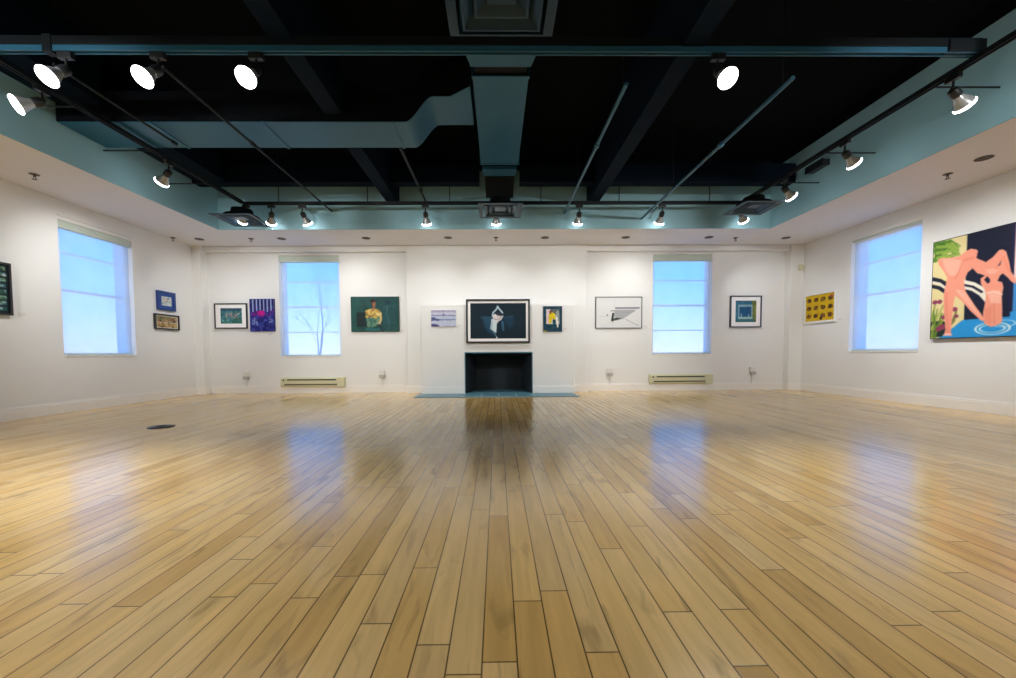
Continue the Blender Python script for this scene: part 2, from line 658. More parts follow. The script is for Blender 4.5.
# ------------------------------------------------------------------ windows and blinds
def window(n, loc, rotz, wd, z0, z1, cassette_h, blind_label):
    """local x right, y into the wall, z up from the floor"""
    h = z1 - z0
    root = bpy.data.objects.new('window_%d' % n, None)
    COL.objects.link(root)
    root.location = loc
    root.rotation_euler = (0, 0, rotz)
    struct(root)
    cz = (z0 + z1) / 2
    f = MB().ring(wd, h, wd - 0.10, h - 0.10, 0.10, 0.17, cz)
    f.build('window_frame', M['winframe'], root, bevel=0.004)
    mb = MB()
    for k in ((0.25, 0.5, 0.75) if n in (2, 3) else (0.5, 0.78)):
        zz = z0 + h * k
        d = 0.016 if k == 0.5 else 0.009
        mb.box(-wd / 2 + .045, wd / 2 - .045, 0.115, 0.150, zz - d, zz + d, 0.002)
    mb.build('window_rails', M['winframe'], root)
    MB().box(-wd / 2 + .045, wd / 2 - .045, 0.130, 0.136, z0 + .045, z1 - .045).build('window_pane', M['glass'], root)
    MB().box(-wd / 2 + .002, wd / 2 - .002, -0.012, 0.10, z0, z0 + 0.018, 0.004).build('window_sill', M['trim'], root)
    b = thing('roller_blind', blind_label, 'window blind', loc, rotz, 'roller blinds in the windows')
    zc = z1 - cassette_h
    MB().box(-wd / 2 + .003, wd / 2 - .003, 0.006, 0.09, zc, z1 - .002, 0.006).build('cassette', M['cassette'], b)
    g = 0.022
    fb = MB()
    # hanging fabric with a faint billow
    nx_, nz_ = 10, 24
    zbot = z0 + 0.035
    grid = []
    for i in range(nx_ + 1):
        rowv = []
        for j in range(nz_ + 1):
            xx = -wd / 2 + g + (wd - 2 * g) * i / nx_
            zz = zbot + (zc + 0.01 - zbot) * j / nz_
            yy = 0.050 + 0.003 * math.sin(j * 0.5) * math.sin(i * 0.7 + n)
            rowv.append(fb.bm.verts.new((xx, yy, zz)))
        grid.append(rowv)
    for i in range(nx_):
        for j in range(nz_):
            fb.bm.faces.new((grid[i][j], grid[i + 1][j], grid[i + 1][j + 1], grid[i][j + 1]))
    fb.build('blind_fabric', M['blind' if n in (2, 3) else 'blind_dense'], b)
    MB().box(-wd / 2 + g, wd / 2 - g, 0.039, 0.061, z0 + 0.022, zbot + .012, 0.004).build('bottom_bar', M['cassette'], b)
    MB().cyl((-wd / 2 + .02, 0.048, zc + cassette_h * .5), (wd / 2 - .02, 0.048, zc + cassette_h * .5), 0.03).build('roller', M['plastic'], b)
    return root


window(1, (XL, (WL[0] + WL[1]) / 2, 0), R(90), WL[1] - WL[0], WL[2], WL[3], 0.10, 'pale roller blind glowing blue in the left side wall window')
window(2, ((WB1[0] + WB1[1]) / 2, YB, 0), 0, WB1[1] - WB1[0], WB1[2], WB1[3], 0.125, 'blue lit roller blind beside the purple striped canvas, branches showing through')
window(3, ((WB2[0] + WB2[1]) / 2, YB, 0), 0, WB2[1] - WB2[0], WB2[2], WB2[3], 0.125, 'blue lit roller blind between white print and teal square picture')
window(4, (XR, (WR[0] + WR[1]) / 2, 0), R(-90), WR[1] - WR[0], WR[2], WR[3], 0.03, 'blue lit roller blind beside the large pink figure painting')
struct(MB().box(XR - 0.012, XR, WR[0] - 0.0, WR[1] + 0.0, WR[3] + 0.05, WR[3] + 0.06).build('trim_3', M['wall']))
struct(MB().box(XL, XL + 0.012, WL[0] - 0.0, WL[1] + 0.0, WL[3] + 0.05, WL[3] + 0.06).build('trim_4', M['wall']))

# ------------------------------------------------------------------ fireplace
fp = thing('fireplace', 'white panelled fireplace surround with black firebox opening', 'fireplace', (0, YP, 0))
MB().plate(1, 0.0, YC - YP - 0.002, -1.412, 1.450, 0, 1.654, [(FB[0], FB[1], -1, FB[3])]).build('surround_panel', M['wall'], fp, bevel=0.004)
cap = MB().box(-1.416, 1.454, 0.0, YC - YP - 0.002, 1.654, 1.664, 0.002)
cap.build('panel_cap', M['trim'], fp)
sk = MB().box(-1.416, FB[0], -0.014, 0.0, 0.0, 0.135, 0.003)
sk.build('panel_skirting', M['trim'], fp)
MB().box(FB[1], 1.454, -0.014, 0.0, 0.0, 0.135, 0.003).build('panel_skirting', M['trim'], fp)
# firebox: splayed shell open to the room
fbm = MB()
bmx = fbm.bm
yb_ = 0.80
F = [(FB[0] + .001, 0.004), (FB[1] - .001, 0.004)]
inn = 0.17
front = [(FB[0] + .002, .001, 0.002), (FB[1] - .002, .001, 0.002), (FB[1] - .002, .001, FB[3] - .002), (FB[0] + .002, .001, FB[3] - .002)]
back = [(FB[0] + inn, yb_, 0.002), (FB[1] - inn, yb_, 0.002), (FB[1] - inn, yb_, FB[3] - .05), (FB[0] + inn, yb_, FB[3] - .05)]
fv = [bmx.verts.new(p) for p in front]
bv = [bmx.verts.new(p) for p in back]
for i in (1, 2, 3):
    j = (i + 1) % 4
    bmx.faces.new((fv[i], fv[j], bv[j], bv[i]))
bmx.faces.new(bv)
o = fbm.build('firebox', M['firebox'], fp)
sd = o.modifiers.new('shell', 'SOLIDIFY')
sd.thickness = 0.03
sd.offset = 1.0
# hearth
MB().ring(FB[1] - FB[0], FB[3] + .02, FB[1] - FB[0] - .03, FB[3] - .01 + .02, -.008, .02, (FB[3]) / 2 + .01, (FB[0] + FB[1]) / 2, -.016).build('firebox_edge', M['slate'], fp, bevel=.002)  # thin slate-coloured edging around the firebox opening
hz = 0.012
fp_panel = fp
fp = thing('slate_hearth', 'blue grey slate hearth on the floor in front of the fireplace', 'hearth', (0, YP, 0))
MB().box(-1.45, 1.42, -0.62, -0.016, 0.0, hz * .8, 0.002).build('hearth_slab', M['slate'], fp)
MB().box(FB[0] + .012, FB[1] - .012, -0.58, -0.016, 0.0, hz * 0.95, 0.001).build('hearth_grout', M['grout'], fp)
MB().box(FB[0] - .03, FB[1] + .03, 0.02, 0.86, -0.004, hz - .006).build('firebox_floor', M['slate'], fp_panel)
tw = (FB[1] - FB[0] - 0.03) / 4
for k in range(4):
    for (y0, y1) in ((-0.575, -0.02),):
        x0 = FB[0] + .015 + tw * k
        MB().box(x0 + .008, x0 + tw - .008, y0 + .003, y1 - .003, hz * 0.7, hz + .003, 0.002).build('hearth_tile', M['slate'], fp)

# ------------------------------------------------------------------ baseboard heaters
hd = thing('baseboard_heater', 'cream baseboard heater below the left back window', 'heater', (-3.612, YB, 0.122), 0, 'baseboard heaters under the back windows')
HL, HH, HD = 1.24, 0.19, 0.065
MB().prism([(0, 0), (0, HH), (-HD * .55, HH), (-HD, HH - .03), (-HD, 0.03), (-HD * .8, 0)], 0, -HL / 2, HL / 2).build('heater_body', M['heater'], hd, bevel=0.003)
MB().box(-HL / 2 + .13, HL / 2 - .16, -HD - .004, -HD + .012, 0.128, 0.154).build('upper_slot', M['heatslot'], hd)
MB().box(-HL / 2 + .07, HL / 2 - .02, -HD - .004, -HD + .012, 0.036, 0.060).build('lower_slot', M['heatslot'], hd)
MB().lathe([(0.016, 0), (0.014, 0.015)], (-HL / 2 + .06, -HD - .001, 0.135), (0, -1, 0)).build('thermostat_knob', M['slot'], hd, True)
MB().box(HL / 2 - .14, HL / 2 + .004, -HD - .006, 0, 0.0, HH - .006, 0.004).build('end_cover', M['heater'], hd)
copy_thing(hd, (3.628, YB, 0.138), None, 'cream baseboard heater below the right back window')


# ------------------------------------------------------------------ wall outlets with surface raceway
def outlet(px, py, label):
    p = on_y(px, py, YB)
    return p


ou = thing('wall_outlet', 'white outlet box between left corner and left heater', 'outlet', on_y(247.3, 377, YB), 0, 'outlets along the back wall')
MB().box(-.048, .048, -.04, -.001, -.02, .10, 0.006).build('outlet_box', M['plastic'], ou)
rc = MB()
rc.box(-.055, .06, -.055, -.0395, -.045, .012, 0.004)
rc.build('plug', M['greyplastic'], ou)
MB().box(-.011, .011, -.016, -.001, -.30, -.02, 0.003).build('raceway', M['plastic'], ou)
for (px, py, lab) in ((382.5, 375.3, 'white outlet box below the dark green portrait'), (609.3, 373.3, 'white outlet box below the white print'), (751.5, 372.0, 'white outlet box below the teal square picture')):
    copy_thing(ou, on_y(px, py, YB), None, lab)


# ------------------------------------------------------------------ pictures
class Pic:
    """a small painted raster; u to the right, v downwards, both 0..1"""

    def __init__(self, wpx, hpx, bg, seed=1):
        self.ss = 3
        self.W, self.H = wpx * 3, hpx * 3
        self.a = np.empty((self.H, self.W, 3))
        self.a[:] = np.array(bg) / 255
        self.U, self.V = np.meshgrid((np.arange(self.W) + .5) / self.W, (np.arange(self.H) + .5) / self.H)
        self.rng = np.random.default_rng(seed)
        self.asp = wpx / hpx

    def put(self, mask, col, al=1.0):
        m = (mask * al)[..., None]
        self.a = self.a * (1 - m) + np.array(col) / 255 * m
        return self

    def rect(self, u0, v0, u1, v1, col, al=1.0):
        return self.put(((self.U >= u0) & (self.U < u1) & (self.V >= v0) & (self.V < v1)).astype(float), col, al)

    def ell(self, cu, cv, ru, rv, col, al=1.0, ang=0.0, soft=0.0):
        x = (self.U - cu) * self.asp
        y = self.V - cv
        c, s = math.cos(ang), math.sin(ang)
        d = np.hypot((x * c + y * s) / (ru * self.asp), (-x * s + y * c) / rv)
        if soft > 0:
            m = np.clip((1 + soft - d) / (2 * soft), 0, 1)
        else:
            m = (d < 1).astype(float)
        return self.put(m, col, al)

    def ringline(self, cu, cv, ru, rv, wdt, col, al=1.0):
        d = np.hypot((self.U - cu) / ru, (self.V - cv) / rv)
        return self.put((np.abs(d - 1) < wdt).astype(float), col, al)

    def poly(self, pts, col, al=1.0):
        ins = np.zeros(self.U.shape, bool)
        k = len(pts)
        for i in range(k):
            (x0, y0), (x1, y1) = pts[i], pts[(i + 1) % k]
            if y0 == y1:
                continue
            c = ((y0 > self.V) != (y1 > self.V)) & (self.U < (x1 - x0) * (self.V - y0) / (y1 - y0) + x0)
            ins ^= c
        return self.put(ins.astype(float), col, al)

    def line(self, pts, wd, col, al=1.0, wd1=None):
        """stroke; wd is a fraction of the height"""
        n_ = len(pts) - 1
        best = np.zeros(self.U.shape)
        for i in range(n_):
            (x0, y0), (x1, y1) = pts[i], pts[i + 1]
            ax, ay, bx, by = x0 * self.asp, y0, x1 * self.asp, y1
            dx, dy = bx - ax, by - ay
            L2 = dx * dx + dy * dy + 1e-12
            t = np.clip(((self.U * self.asp - ax) * dx + (self.V - ay) * dy) / L2, 0, 1)
            dist = np.hypot(self.U * self.asp - ax - t * dx, self.V - ay - t * dy)
            wloc = wd if wd1 is None else wd + (wd1 - wd) * (i + t) / n_
            best = np.maximum(best, (dist < wloc / 2).astype(float))
        return self.put(best, col, al)

    def noise(self, amt, cu, cv, mono=True):
        g = self.rng.normal(size=(max(2, cv), max(2, cu), 1 if mono else 3))
        iu = np.clip(self.U * (g.shape[1] - 1), 0, g.shape[1] - 1.001)
        iv = np.clip(self.V * (g.shape[0] - 1), 0, g.shape[0] - 1.001)
        i0, j0 = iu.astype(int), iv.astype(int)
        fu, fv_ = (iu - i0)[..., None], (iv - j0)[..., None]
        v = g[j0, i0] * (1 - fu) * (1 - fv_) + g[j0, i0 + 1] * fu * (1 - fv_) + g[j0 + 1, i0] * (1 - fu) * fv_ + g[j0 + 1, i0 + 1] * fu * fv_
        self.a = np.clip(self.a + v * amt, 0, 1)
        return self

    def blob(self, k, u0, v0, u1, v1, cols, ru, rv, al=0.8):
        for _ in range(k):
            self.ell(self.rng.uniform(u0, u1), self.rng.uniform(v0, v1), ru * self.rng.uniform(.5, 1.4), rv * self.rng.uniform(.5, 1.4),
                     cols[self.rng.integers(len(cols))], al, self.rng.uniform(0, 3))
        return self

    def blur(self, r):
        for ax in (0, 1):
            acc = np.zeros_like(self.a)
            pad = [(0, 0)] * 3
            pad[ax] = (r, r)
            q = np.pad(self.a, pad, mode='edge')
            for k in range(2 * r + 1):
                acc += q[k:k + self.a.shape[0]] if ax == 0 else q[:, k:k + self.a.shape[1]]
            self.a = acc / (2 * r + 1)
        return self

    def mesh(self, name, wd, ht, y, parent, cz=0.0, cx=0.0):
        """a flat printed sheet: one vertex per texel centre, border vertices stretched to the edge"""
        s = self.ss
        h, w_ = self.H // s, self.W // s
        im = self.a.reshape(h, s, w_, s, 3).mean((1, 3))
        lin = np.where(im <= 0.04045, im / 12.92, ((im + 0.055) / 1.055) ** 2.4)
        us = np.linspace(-.5, .5, w_)
        vs = np.linspace(.5, -.5, h)
        lin = lin * 0.90
        X, Z = np.meshgrid(us * wd + cx, vs * ht + cz)
        co = np.stack([X, np.full_like(X, y), Z], -1).reshape(-1, 3)
        idx = np.arange(h * w_).reshape(h, w_)
        f = np.stack([idx[:-1, :-1], idx[1:, :-1], idx[1:, 1:], idx[:-1, 1:]], -1).reshape(-1, 4)
        me = bpy.data.meshes.new(name)
        me.from_pydata(co.tolist(), [], f.tolist())
        at = me.attributes.new('Paint', 'FLOAT_COLOR', 'POINT')
        at.data.foreach_set('color', np.concatenate([lin.reshape(-1, 3), np.ones((h * w_, 1))], 1).astype(np.float32).ravel())
        me.materials.append(M['paint'])
        ob = bpy.data.objects.new(name, me)
        COL.objects.link(ob)
        ob.parent = parent
        return ob


def wall_rect(wall, quad, plane, depth):
    """the rectangle on a wall that a picture covers: centre and size"""
    fn = on_y if wall == 'back' else on_x
    front = plane + depth * .5 if wall == 'left' else plane - depth * .7
    pts = [fn(x, y, front) for x, y in quad]      # TL TR BR BL
    c = sum(pts, Vector()) / 4
    c[1 if wall == 'back' else 0] = plane
    k = 0 if wall == 'back' else 1
    wd = (abs(pts[1][k] - pts[0][k]) + abs(pts[2][k] - pts[3][k])) / 2
    ht = (abs(pts[0].z - pts[3].z) + abs(pts[1].z - pts[2].z)) / 2
    rz = {'back': 0, 'left': R(90), 'right': R(-90)}[wall]
    return c, wd, ht, rz


def box_quad(x0, y0, x1, y1):
    return [(x0, y0), (x1, y0), (x1, y1), (x0, y1)]


def framed(name, label, cat, wall, plane, quad, frame_m, fw, depth, pic, mat_w=None, mount_m=None, mount_z=0.0):
    c, wd, ht, rz = wall_rect(wall, quad, plane, depth)
    root = thing(name, label, cat, c, rz)
    fr = MB().ring(wd, ht, wd - 2 * fw, ht - 2 * fw, -depth, -0.004)
    fr.build('frame', frame_m, root, bevel=min(0.004, fw * .2))
    MB().box(-wd / 2 + fw * .5, wd / 2 - fw * .5, -depth * .45, -.002, -ht / 2 + fw * .5, ht / 2 - fw * .5).build('backing_board', M['card'], root)
    if mat_w:
        l, t, r_, b = mat_w     # fraction of the outer size taken by the mount on each side
        iw = wd * (1 - l - r_)
        ih = ht * (1 - t - b)
        cx = wd * (l - r_) / 2
        cz = ht * (b - t) / 2
        MB().plate(1, -depth * .62, -depth * .5, -wd / 2 + fw * .8, wd / 2 - fw * .8, -ht / 2 + fw * .8, ht / 2 - fw * .8,
                   [(cx - iw / 2, cx + iw / 2, cz - ih / 2, cz + ih / 2)]).build('mount', mount_m or M['mount'], root)
        pic.mesh('print', iw + .004, ih + .004, -depth * .52, root, cz, cx)
    else:
        pic.mesh('print', wd - fw * 1.8, ht - fw * 1.8, -depth * .55, root)
    return root


def canvas(name, label, cat, wall, plane, quad, depth, edge_m, pic):
    c, wd, ht, rz = wall_rect(wall, quad, plane, depth)
    root = thing(name, label, cat, c, rz)
    MB().box(-wd / 2, wd / 2, -depth, -.002, -ht / 2, ht / 2, 0.003).build('stretcher', edge_m, root)
    pic.mesh('painted_face', wd - .004, ht - .004, -depth - .0008, root)
    return root


# framed photograph with a white mount: green water
p = Pic(70, 46, (62, 118, 128), 3).noise(.06, 14, 10).noise(.05, 40, 26, False)
p.rect(0, 0, 1, .18, (30, 52, 82), .6).rect(0, .7, .4, 1, (50, 120, 116), .6).rect(.55, .6, 1, 1, (28, 84, 62), .5)
p.blob(26, .25, .3, .85, .7, [(210, 150, 150), (226, 196, 190), (120, 140, 150), (200, 120, 130)], .05, .035, .7)
p.blob(18, .08, .55, .6, .95, [(140, 190, 196), (90, 160, 160), (60, 120, 110)], .07, .03, .6).blur(2)
framed('framed_picture', 'dark framed green water picture in a white mount, beside purple canvas', 'framed picture', 'back', YB,
       [(213.6, 303.4), (246.6, 303.2), (247.8, 328.6), (215.2, 328.8)], M['frameblack'], 0.022, 0.04, p, (.18, .19, .165, .20))

# purple striped canvas
p = Pic(64, 84, (36, 44, 132), 5).noise(.10, 12, 16)
rg = np.random.default_rng(8)
for k in range(7):
    u = .06 + k * .145
    p.rect(u, 0, u + .055, .52, (28, 22, 86))
    p.rect(u + .055, .02, u + .105, .40, (176, 196, 234), .85)
p.blob(26, 0, .38, 1, .6, [(110, 30, 140), (40, 30, 120), (70, 60, 170)], .08, .03, .8)
p.poly([(.30, .42), (.38, .36), (.46, .38), (.52, .34), (.60, .38), (.62, .46), (.56, .52), (.46, .54), (.40, .50), (.32, .50)], (176, 16, 132)).blob(5, .38, .40, .54, .48, [(206, 20, 150), (150, 14, 124)], .05, .04, .8).ell(.18, .47, .12, .05, (130, 24, 130), .8)
for (u, v0, v1) in ((.1, .6, .8), (.17, .58, .78), (.26, .62, .82), (.78, .6, .74), (.86, .62, .72)):
    p.rect(u, v0, u + .05, v1, (150, 176, 222), .8)
p.blob(60, 0, .62, 1, 1, [(28, 34, 120), (50, 60, 160), (20, 22, 84), (90, 120, 200)], .06, .02, .7)
canvas('canvas_painting', 'unframed purple blue striped canvas with magenta patch beside the left back window', 'painting', 'back', YB,
       [(249.3, 299), (274.3, 298.8), (275.2, 331.2), (250.8, 331.6)], 0.035, mat('canvas_edge_purple', rgb(40, 40, 96), .7, noise=.1), p)

# dark green portrait: a seated person with a yellow top
p = Pic(120, 86, (28, 74, 72), 11).noise(.025, 14, 10).noise(.02, 50, 36)
p.rect(0, 0, .18, 1, (26, 86, 80), .6).rect(.55, .02, .98, .98, (18, 66, 66), .5)
p.rect(.12, .45, .34, .86, (14, 34, 38), .9)
p.rect(.67, .1, .94, .96, (24, 74, 78), .6).line([(.77, .2), (.74, .5), (.80, .7), (.77, .92)], .03, (60, 108, 110), .7)
p.ell(.77, .18, .06, .06, (20, 52, 72), .9).blob(14, .70, .2, .9, .9, [(36, 90, 96), (60, 112, 104), (20, 56, 70)], .03, .05, .5)
p.line([(.68, .3), (.96, .26)], .012, (70, 120, 116), .5).rect(.3, .9, .62, .97, (40, 110, 112), .8)
p.poly([(.30, .40), (.42, .34), (.52, .34), (.62, .40), (.64, .62), (.60, .74), (.46, .88), (.34, .86), (.32, .62)], (74, 122, 98))
p.poly([(.30, .40), (.40, .35), (.52, .36), (.61, .41), (.60, .54), (.52, .64), (.40, .54), (.33, .60)], (206, 176, 90))
p.blob(40, .31, .38, .6, .6, [(226, 200, 110), (180, 140, 60), (110, 116, 60), (236, 216, 150), (150, 84, 50)], .025, .03, .75)
p.blob(28, .33, .62, .56, .86, [(96, 140, 116), (60, 112, 110), (130, 160, 130), (40, 84, 84)], .03, .03, .7)
p.poly([(.60, .42), (.64, .46), (.645, .66), (.60, .80), (.55, .82), (.60, .66)], (214, 190, 130))
p.ell(.585, .77, .03, .045, (220, 188, 136)).line([(.58, .8), (.66, .98)], .06, (22, 50, 56))
p.ell(.475, .19, .05, .115, (70, 44, 36)).ell(.485, .21, .034, .085, (150, 104, 76)).ell(.46, .12, .05, .05, (48, 32, 30)).rect(.45, .28, .51, .36, (140, 96, 70))
p.blur(2)
canvas('canvas_painting', 'dark green portrait of a seated person in a yellow top', 'painting', 'back', YB,
       [(350.2, 296.6), (398.8, 296.7), (399.3, 331.6), (352, 331.8)], 0.04, mat('canvas_edge_green', rgb(20, 44, 44), .7, noise=.1), p)

# pale blue seascape on the surround
p = Pic(64, 42, (168, 172, 204), 17)
p.rect(0, 0, 1, .14, (176, 170, 204)).rect(0, .14, 1, .3, (204, 204, 224)).rect(0, .3, 1, .36, (120, 126, 170)).rect(0, .36, 1, .55, (190, 198, 222)).rect(0, .55, 1, .62, (140, 146, 190))
p.rect(0, .62, 1, 1, (196, 202, 226))
p.poly([(0, .45), (.12, .42), (.22, .52), (.42, .56), (.30, .66), (.1, .62), (0, .68)], (84, 90, 142)).poly([(0, .82), (.2, .84), (.36, .95), (.3, 1), (0, 1)], (70, 76, 130))
p.poly([(.44, .3), (.5, .18), (.56, .3)], (120, 124, 168)).line([(.38, .6), (1, .58)], .04, (110, 120, 172)).rect(.5, .95, 1, 1, (150, 140, 176))
p.noise(.03, 20, 14)
canvas('print_panel', 'small pale blue seascape print left of the large black photograph', 'print', 'back', YP,
       [(431, 310.1), (456, 310), (456, 326.6), (431.2, 326.8)], 0.02, M['framewhite'], p)

# large framed photograph over the fireplace
p = Pic(150, 96, (8, 32, 44), 19).noise(.006, 20, 14)
p.ell(.5, .62, .34, .34, (14, 44, 62), .6, 0, .9)
p.poly([(.20, .37), (.44, .40), (.42, .60), (.46, .95), (.34, .82), (.27, .70)], (38, 84, 112), .75)
p.poly([(.57, .40), (.70, .38), (.74, .32), (.79, .40), (.78, .62), (.70, .72), (.63, .58)], (30, 72, 104), .55)
p.blur(13)
p.line([(.19, .405), (.42, .40)], .02, (60, 112, 136), .7).line([(.58, .405), (.76, .38)], .02, (50, 100, 128), .7)
p.poly([(.38, .44), (.49, .47), (.475, .62), (.465, .84), (.40, .77), (.355, .72), (.37, .58)], (206, 220, 226)).poly([(.55, .48), (.60, .52), (.61, .76), (.58, .80), (.56, .66)], (60, 104, 136), .8)
p.poly([(.37, .55), (.40, .50), (.40, .74), (.355, .72)], (150, 180, 196), .7)
p.line([(.40, .37), (.41, .27), (.475, .17), (.49, .10)], .045, (176, 200, 214)).line([(.575, .38), (.575, .27), (.52, .17), (.49, .10)], .045, (186, 206, 218))
p.ell(.49, .395, .085, .115, (214, 208, 210)).ell(.52, .31, .075, .05, (26, 40, 56), .9, .2).line([(.44, .46), (.52, .46), (.56, .37)], .014, (116, 92, 96)).ell(.45, .36, .02, .03, (235, 232, 232), .8)
p.rect(.465, .46, .505, .55, (210, 210, 214)).line([(.41, .78), (.475, .96)], .022, (100, 140, 160)).ell(.475, .965, .014, .022, (220, 230, 234))
p.blur(2)
framed('framed_picture', 'large black framed photograph of a veiled figure above the fireplace', 'framed picture', 'back', YP,
       [(465.4, 299.2), (529.9, 299.1), (529.8, 342.8), (466.8, 343)], M['frameblack'], 0.030, 0.06, p, (.066, .088, .06, .10))

# small dark teal print with yellow shapes
p = Pic(48, 66, (16, 62, 82), 23)
p.rect(.16, .12, .84, .70, (206, 206, 204), 1).poly([(.16, .12), (.4, .12), (.34, .70), (.16, .66)], (224, 202, 206)).rect(.38, .12, .84, .34, (70, 76, 72), .8)
p.poly([(.30, .30), (.46, .24), (.62, .30), (.64, .46), (.56, .56), (.48, .46), (.42, .62), (.36, .70), (.30, .66)], (224, 196, 20)).poly([(.32, .2), (.44, .18), (.44, .3), (.34, .3)], (120, 60, 30))
p.poly([(.66, .22), (.84, .16), (.86, .7), (.74, .5)], (150, 160, 158)).poly([(.66, .40), (.76, .44), (.80, .82), (.74, .84), (.68, .6)], (228, 230, 220)).rect(.5, .52, .66, .74, (20, 70, 88))
p.rect(.03, .95, .2, .99, (200, 180, 60)).noise(.04, 16, 22)
canvas('print_panel', 'small dark teal print with yellow figure right of the large black photograph', 'print', 'back', YP,
       box_quad(543.2, 306.2, 562.1, 331.7), 0.025, mat('edge_teal', rgb(22, 50, 62), .6, noise=.1), p)

# white abstract print
p = Pic(120, 82, (226, 227, 228), 29)
p.line([(.40, .08), (.40, .34)], .008, (196, 198, 202)).line([(.06, .63), (.22, .63)], .008, (176, 176, 178)).rect(.235, .56, .265, .61, (110, 114, 118))
p.rect(.42, .33, .96, .37, (120, 122, 132)).rect(.42, .37, .92, .40, (176, 178, 186)).rect(.32, .43, .86, .455, (110, 112, 118))
p.poly([(.40, .45), (.86, .45), (.58, .72), (.40, .76)], (176, 178, 184)).line([(.42, .52), (.76, .51)], .02, (150, 152, 160)).line([(.42, .60), (.68, .585)], .02, (156, 158, 164)).line([(.42, .68), (.6, .66)], .02, (140, 142, 148))
p.poly([(.36, .50), (.40, .52), (.385, .74), (.37, .80), (.33, .76)], (44, 48, 44)).poly([(.38, .70), (.46, .66), (.56, .68), (.48, .74), (.38, .77)], (70, 80, 62)).line([(.34, .8), (.38, .78), (.375, .86)], .012, (170, 176, 120))
p.line([(.64, .71), (.92, .92)], .012, (120, 120, 120))
framed('framed_picture', 'thin dark framed white print with a grey wedge, left of right back window', 'framed picture', 'back', YB,
       [(595.4, 296.8), (642, 296.6), (642.2, 328.2), (595.8, 328.4)], M['framegrey'], 0.011, 0.035, p)

# teal square in a white mount
p = Pic(64, 66, (44, 108, 140), 31)
p.rect(0, 0, 1, .08, (58, 104, 124)).rect(.78, 0, 1, 1, (104, 116, 70)).rect(.9, .2, 1, .7, (140, 150, 60), .7).rect(.78, .9, 1, 1, (90, 80, 50))
p.rect(.14, .19, .82, .85, (132, 170, 182)).rect(.20, .29, .76, .76, (28, 86, 128)).rect(.14, .75, .82, .85, (150, 186, 190)).rect(0, .85, .9, 1, (50, 108, 118))
p.poly([(.26, .76), (.28, .58), (.31, .62), (.33, .76)], (130, 176, 186)).poly([(.60, .76), (.62, .62), (.66, .64), (.68, .76)], (130, 176, 186)).rect(.04, .1, .1, .8, (70, 130, 140), .6)
p.noise(.025, 16, 16)
framed('framed_picture', 'dark framed teal square picture in a white mount near the right corner', 'framed picture', 'back', YB,
       [(730.4, 295.7), (761.7, 295.6), (761.2, 327.4), (729.9, 327.2)], mat('frame_navy', rgb(40, 54, 72), .35, noise=.1), 0.020, 0.045, p, (.175, .155, .16, .165))

# yellow grid picture on the right wall
p = Pic(96, 76, (214, 178, 20), 37).noise(.03, 10, 8)
rg = np.random.default_rng(4)
for r_ in range(3):
    for c_ in range(4):
        cu, cv = .13 + c_ * .245, .20 + r_ * .30
        p.ell(cu, cv, .085, .085, (120, 84, 26), .8)
        p.blob(9, cu - .06, cv - .06, cu + .06, cv + .06, [(70, 46, 20), (40, 30, 22), (150, 100, 50), (96, 50, 36)], .03, .03, .8)
        p.line([(cu - .08, cv + .07), (cu + .07, cv - .04)], .015, (60, 40, 20), .6)
p.ell(.56, .90, .05, .06, (40, 30, 22)).ell(.9, .12, .08, .06, (180, 90, 70), .6).rect(.93, 0, 1, .16, (196, 130, 110), .5)
framed('framed_picture', 'yellow picture with a grid of dark spots beside the right wall window', 'framed picture', 'right', XR,
       [(805.4, 296.2), (835.8, 290.6), (835.8, 321.3), (804.6, 324.2)], M['framewhite'], 0.014, 0.035, p, (.02, .025, .06, .075), M['framewhite'])

# blue framed picture and brown framed picture on the left wall
p = Pic(48, 48, (206, 214, 206), 41)
p.blob(22, .1, .1, .9, .9, [(226, 220, 196), (180, 206, 210), (214, 170, 110), (232, 232, 226), (120, 150, 170)], .12, .07, .7).line([(.15, .55), (.85, .5)], .03, (170, 110, 60), .8).line([(.3, .8), (.6, .35)], .03, (90, 90, 96), .7)
framed('framed_picture', 'small square picture in a wide blue frame, upper of the left wall pair', 'framed picture', 'left', XL,
       [(156.4, 289.9), (174.9, 293.3), (175, 311.8), (157.1, 309.3)], M['frameblue'], 0.05, 0.04, p, (.24, .27, .20, .25), mat('mount_blue', rgb(34, 76, 150), .6, noise=.15, nscale=20))
p = Pic(84, 50, (216, 208, 190), 43)
p.rect(.06, .1, .94, .52, (150, 140, 110)).rect(.06, .56, .94, .9, (196, 170, 120))
p.blob(50, .1, .14, .9, .48, [(110, 96, 66), (92, 120, 60), (196, 150, 110), (170, 90, 70), (60, 60, 50)], .05, .05, .8).blob(50, .1, .6, .9, .9, [(150, 130, 60), (120, 84, 50), (214, 190, 150), (80, 80, 60), (170, 120, 70)], .04, .05, .8)
framed('framed_picture', 'small brown picture in a dark frame, lower of the left wall pair', 'framed picture', 'left', XL,
       [(154.2, 312.8), (178.8, 316.2), (178.8, 330.8), (154.6, 328.6)], M['frameblack'], 0.024, 0.04, p)

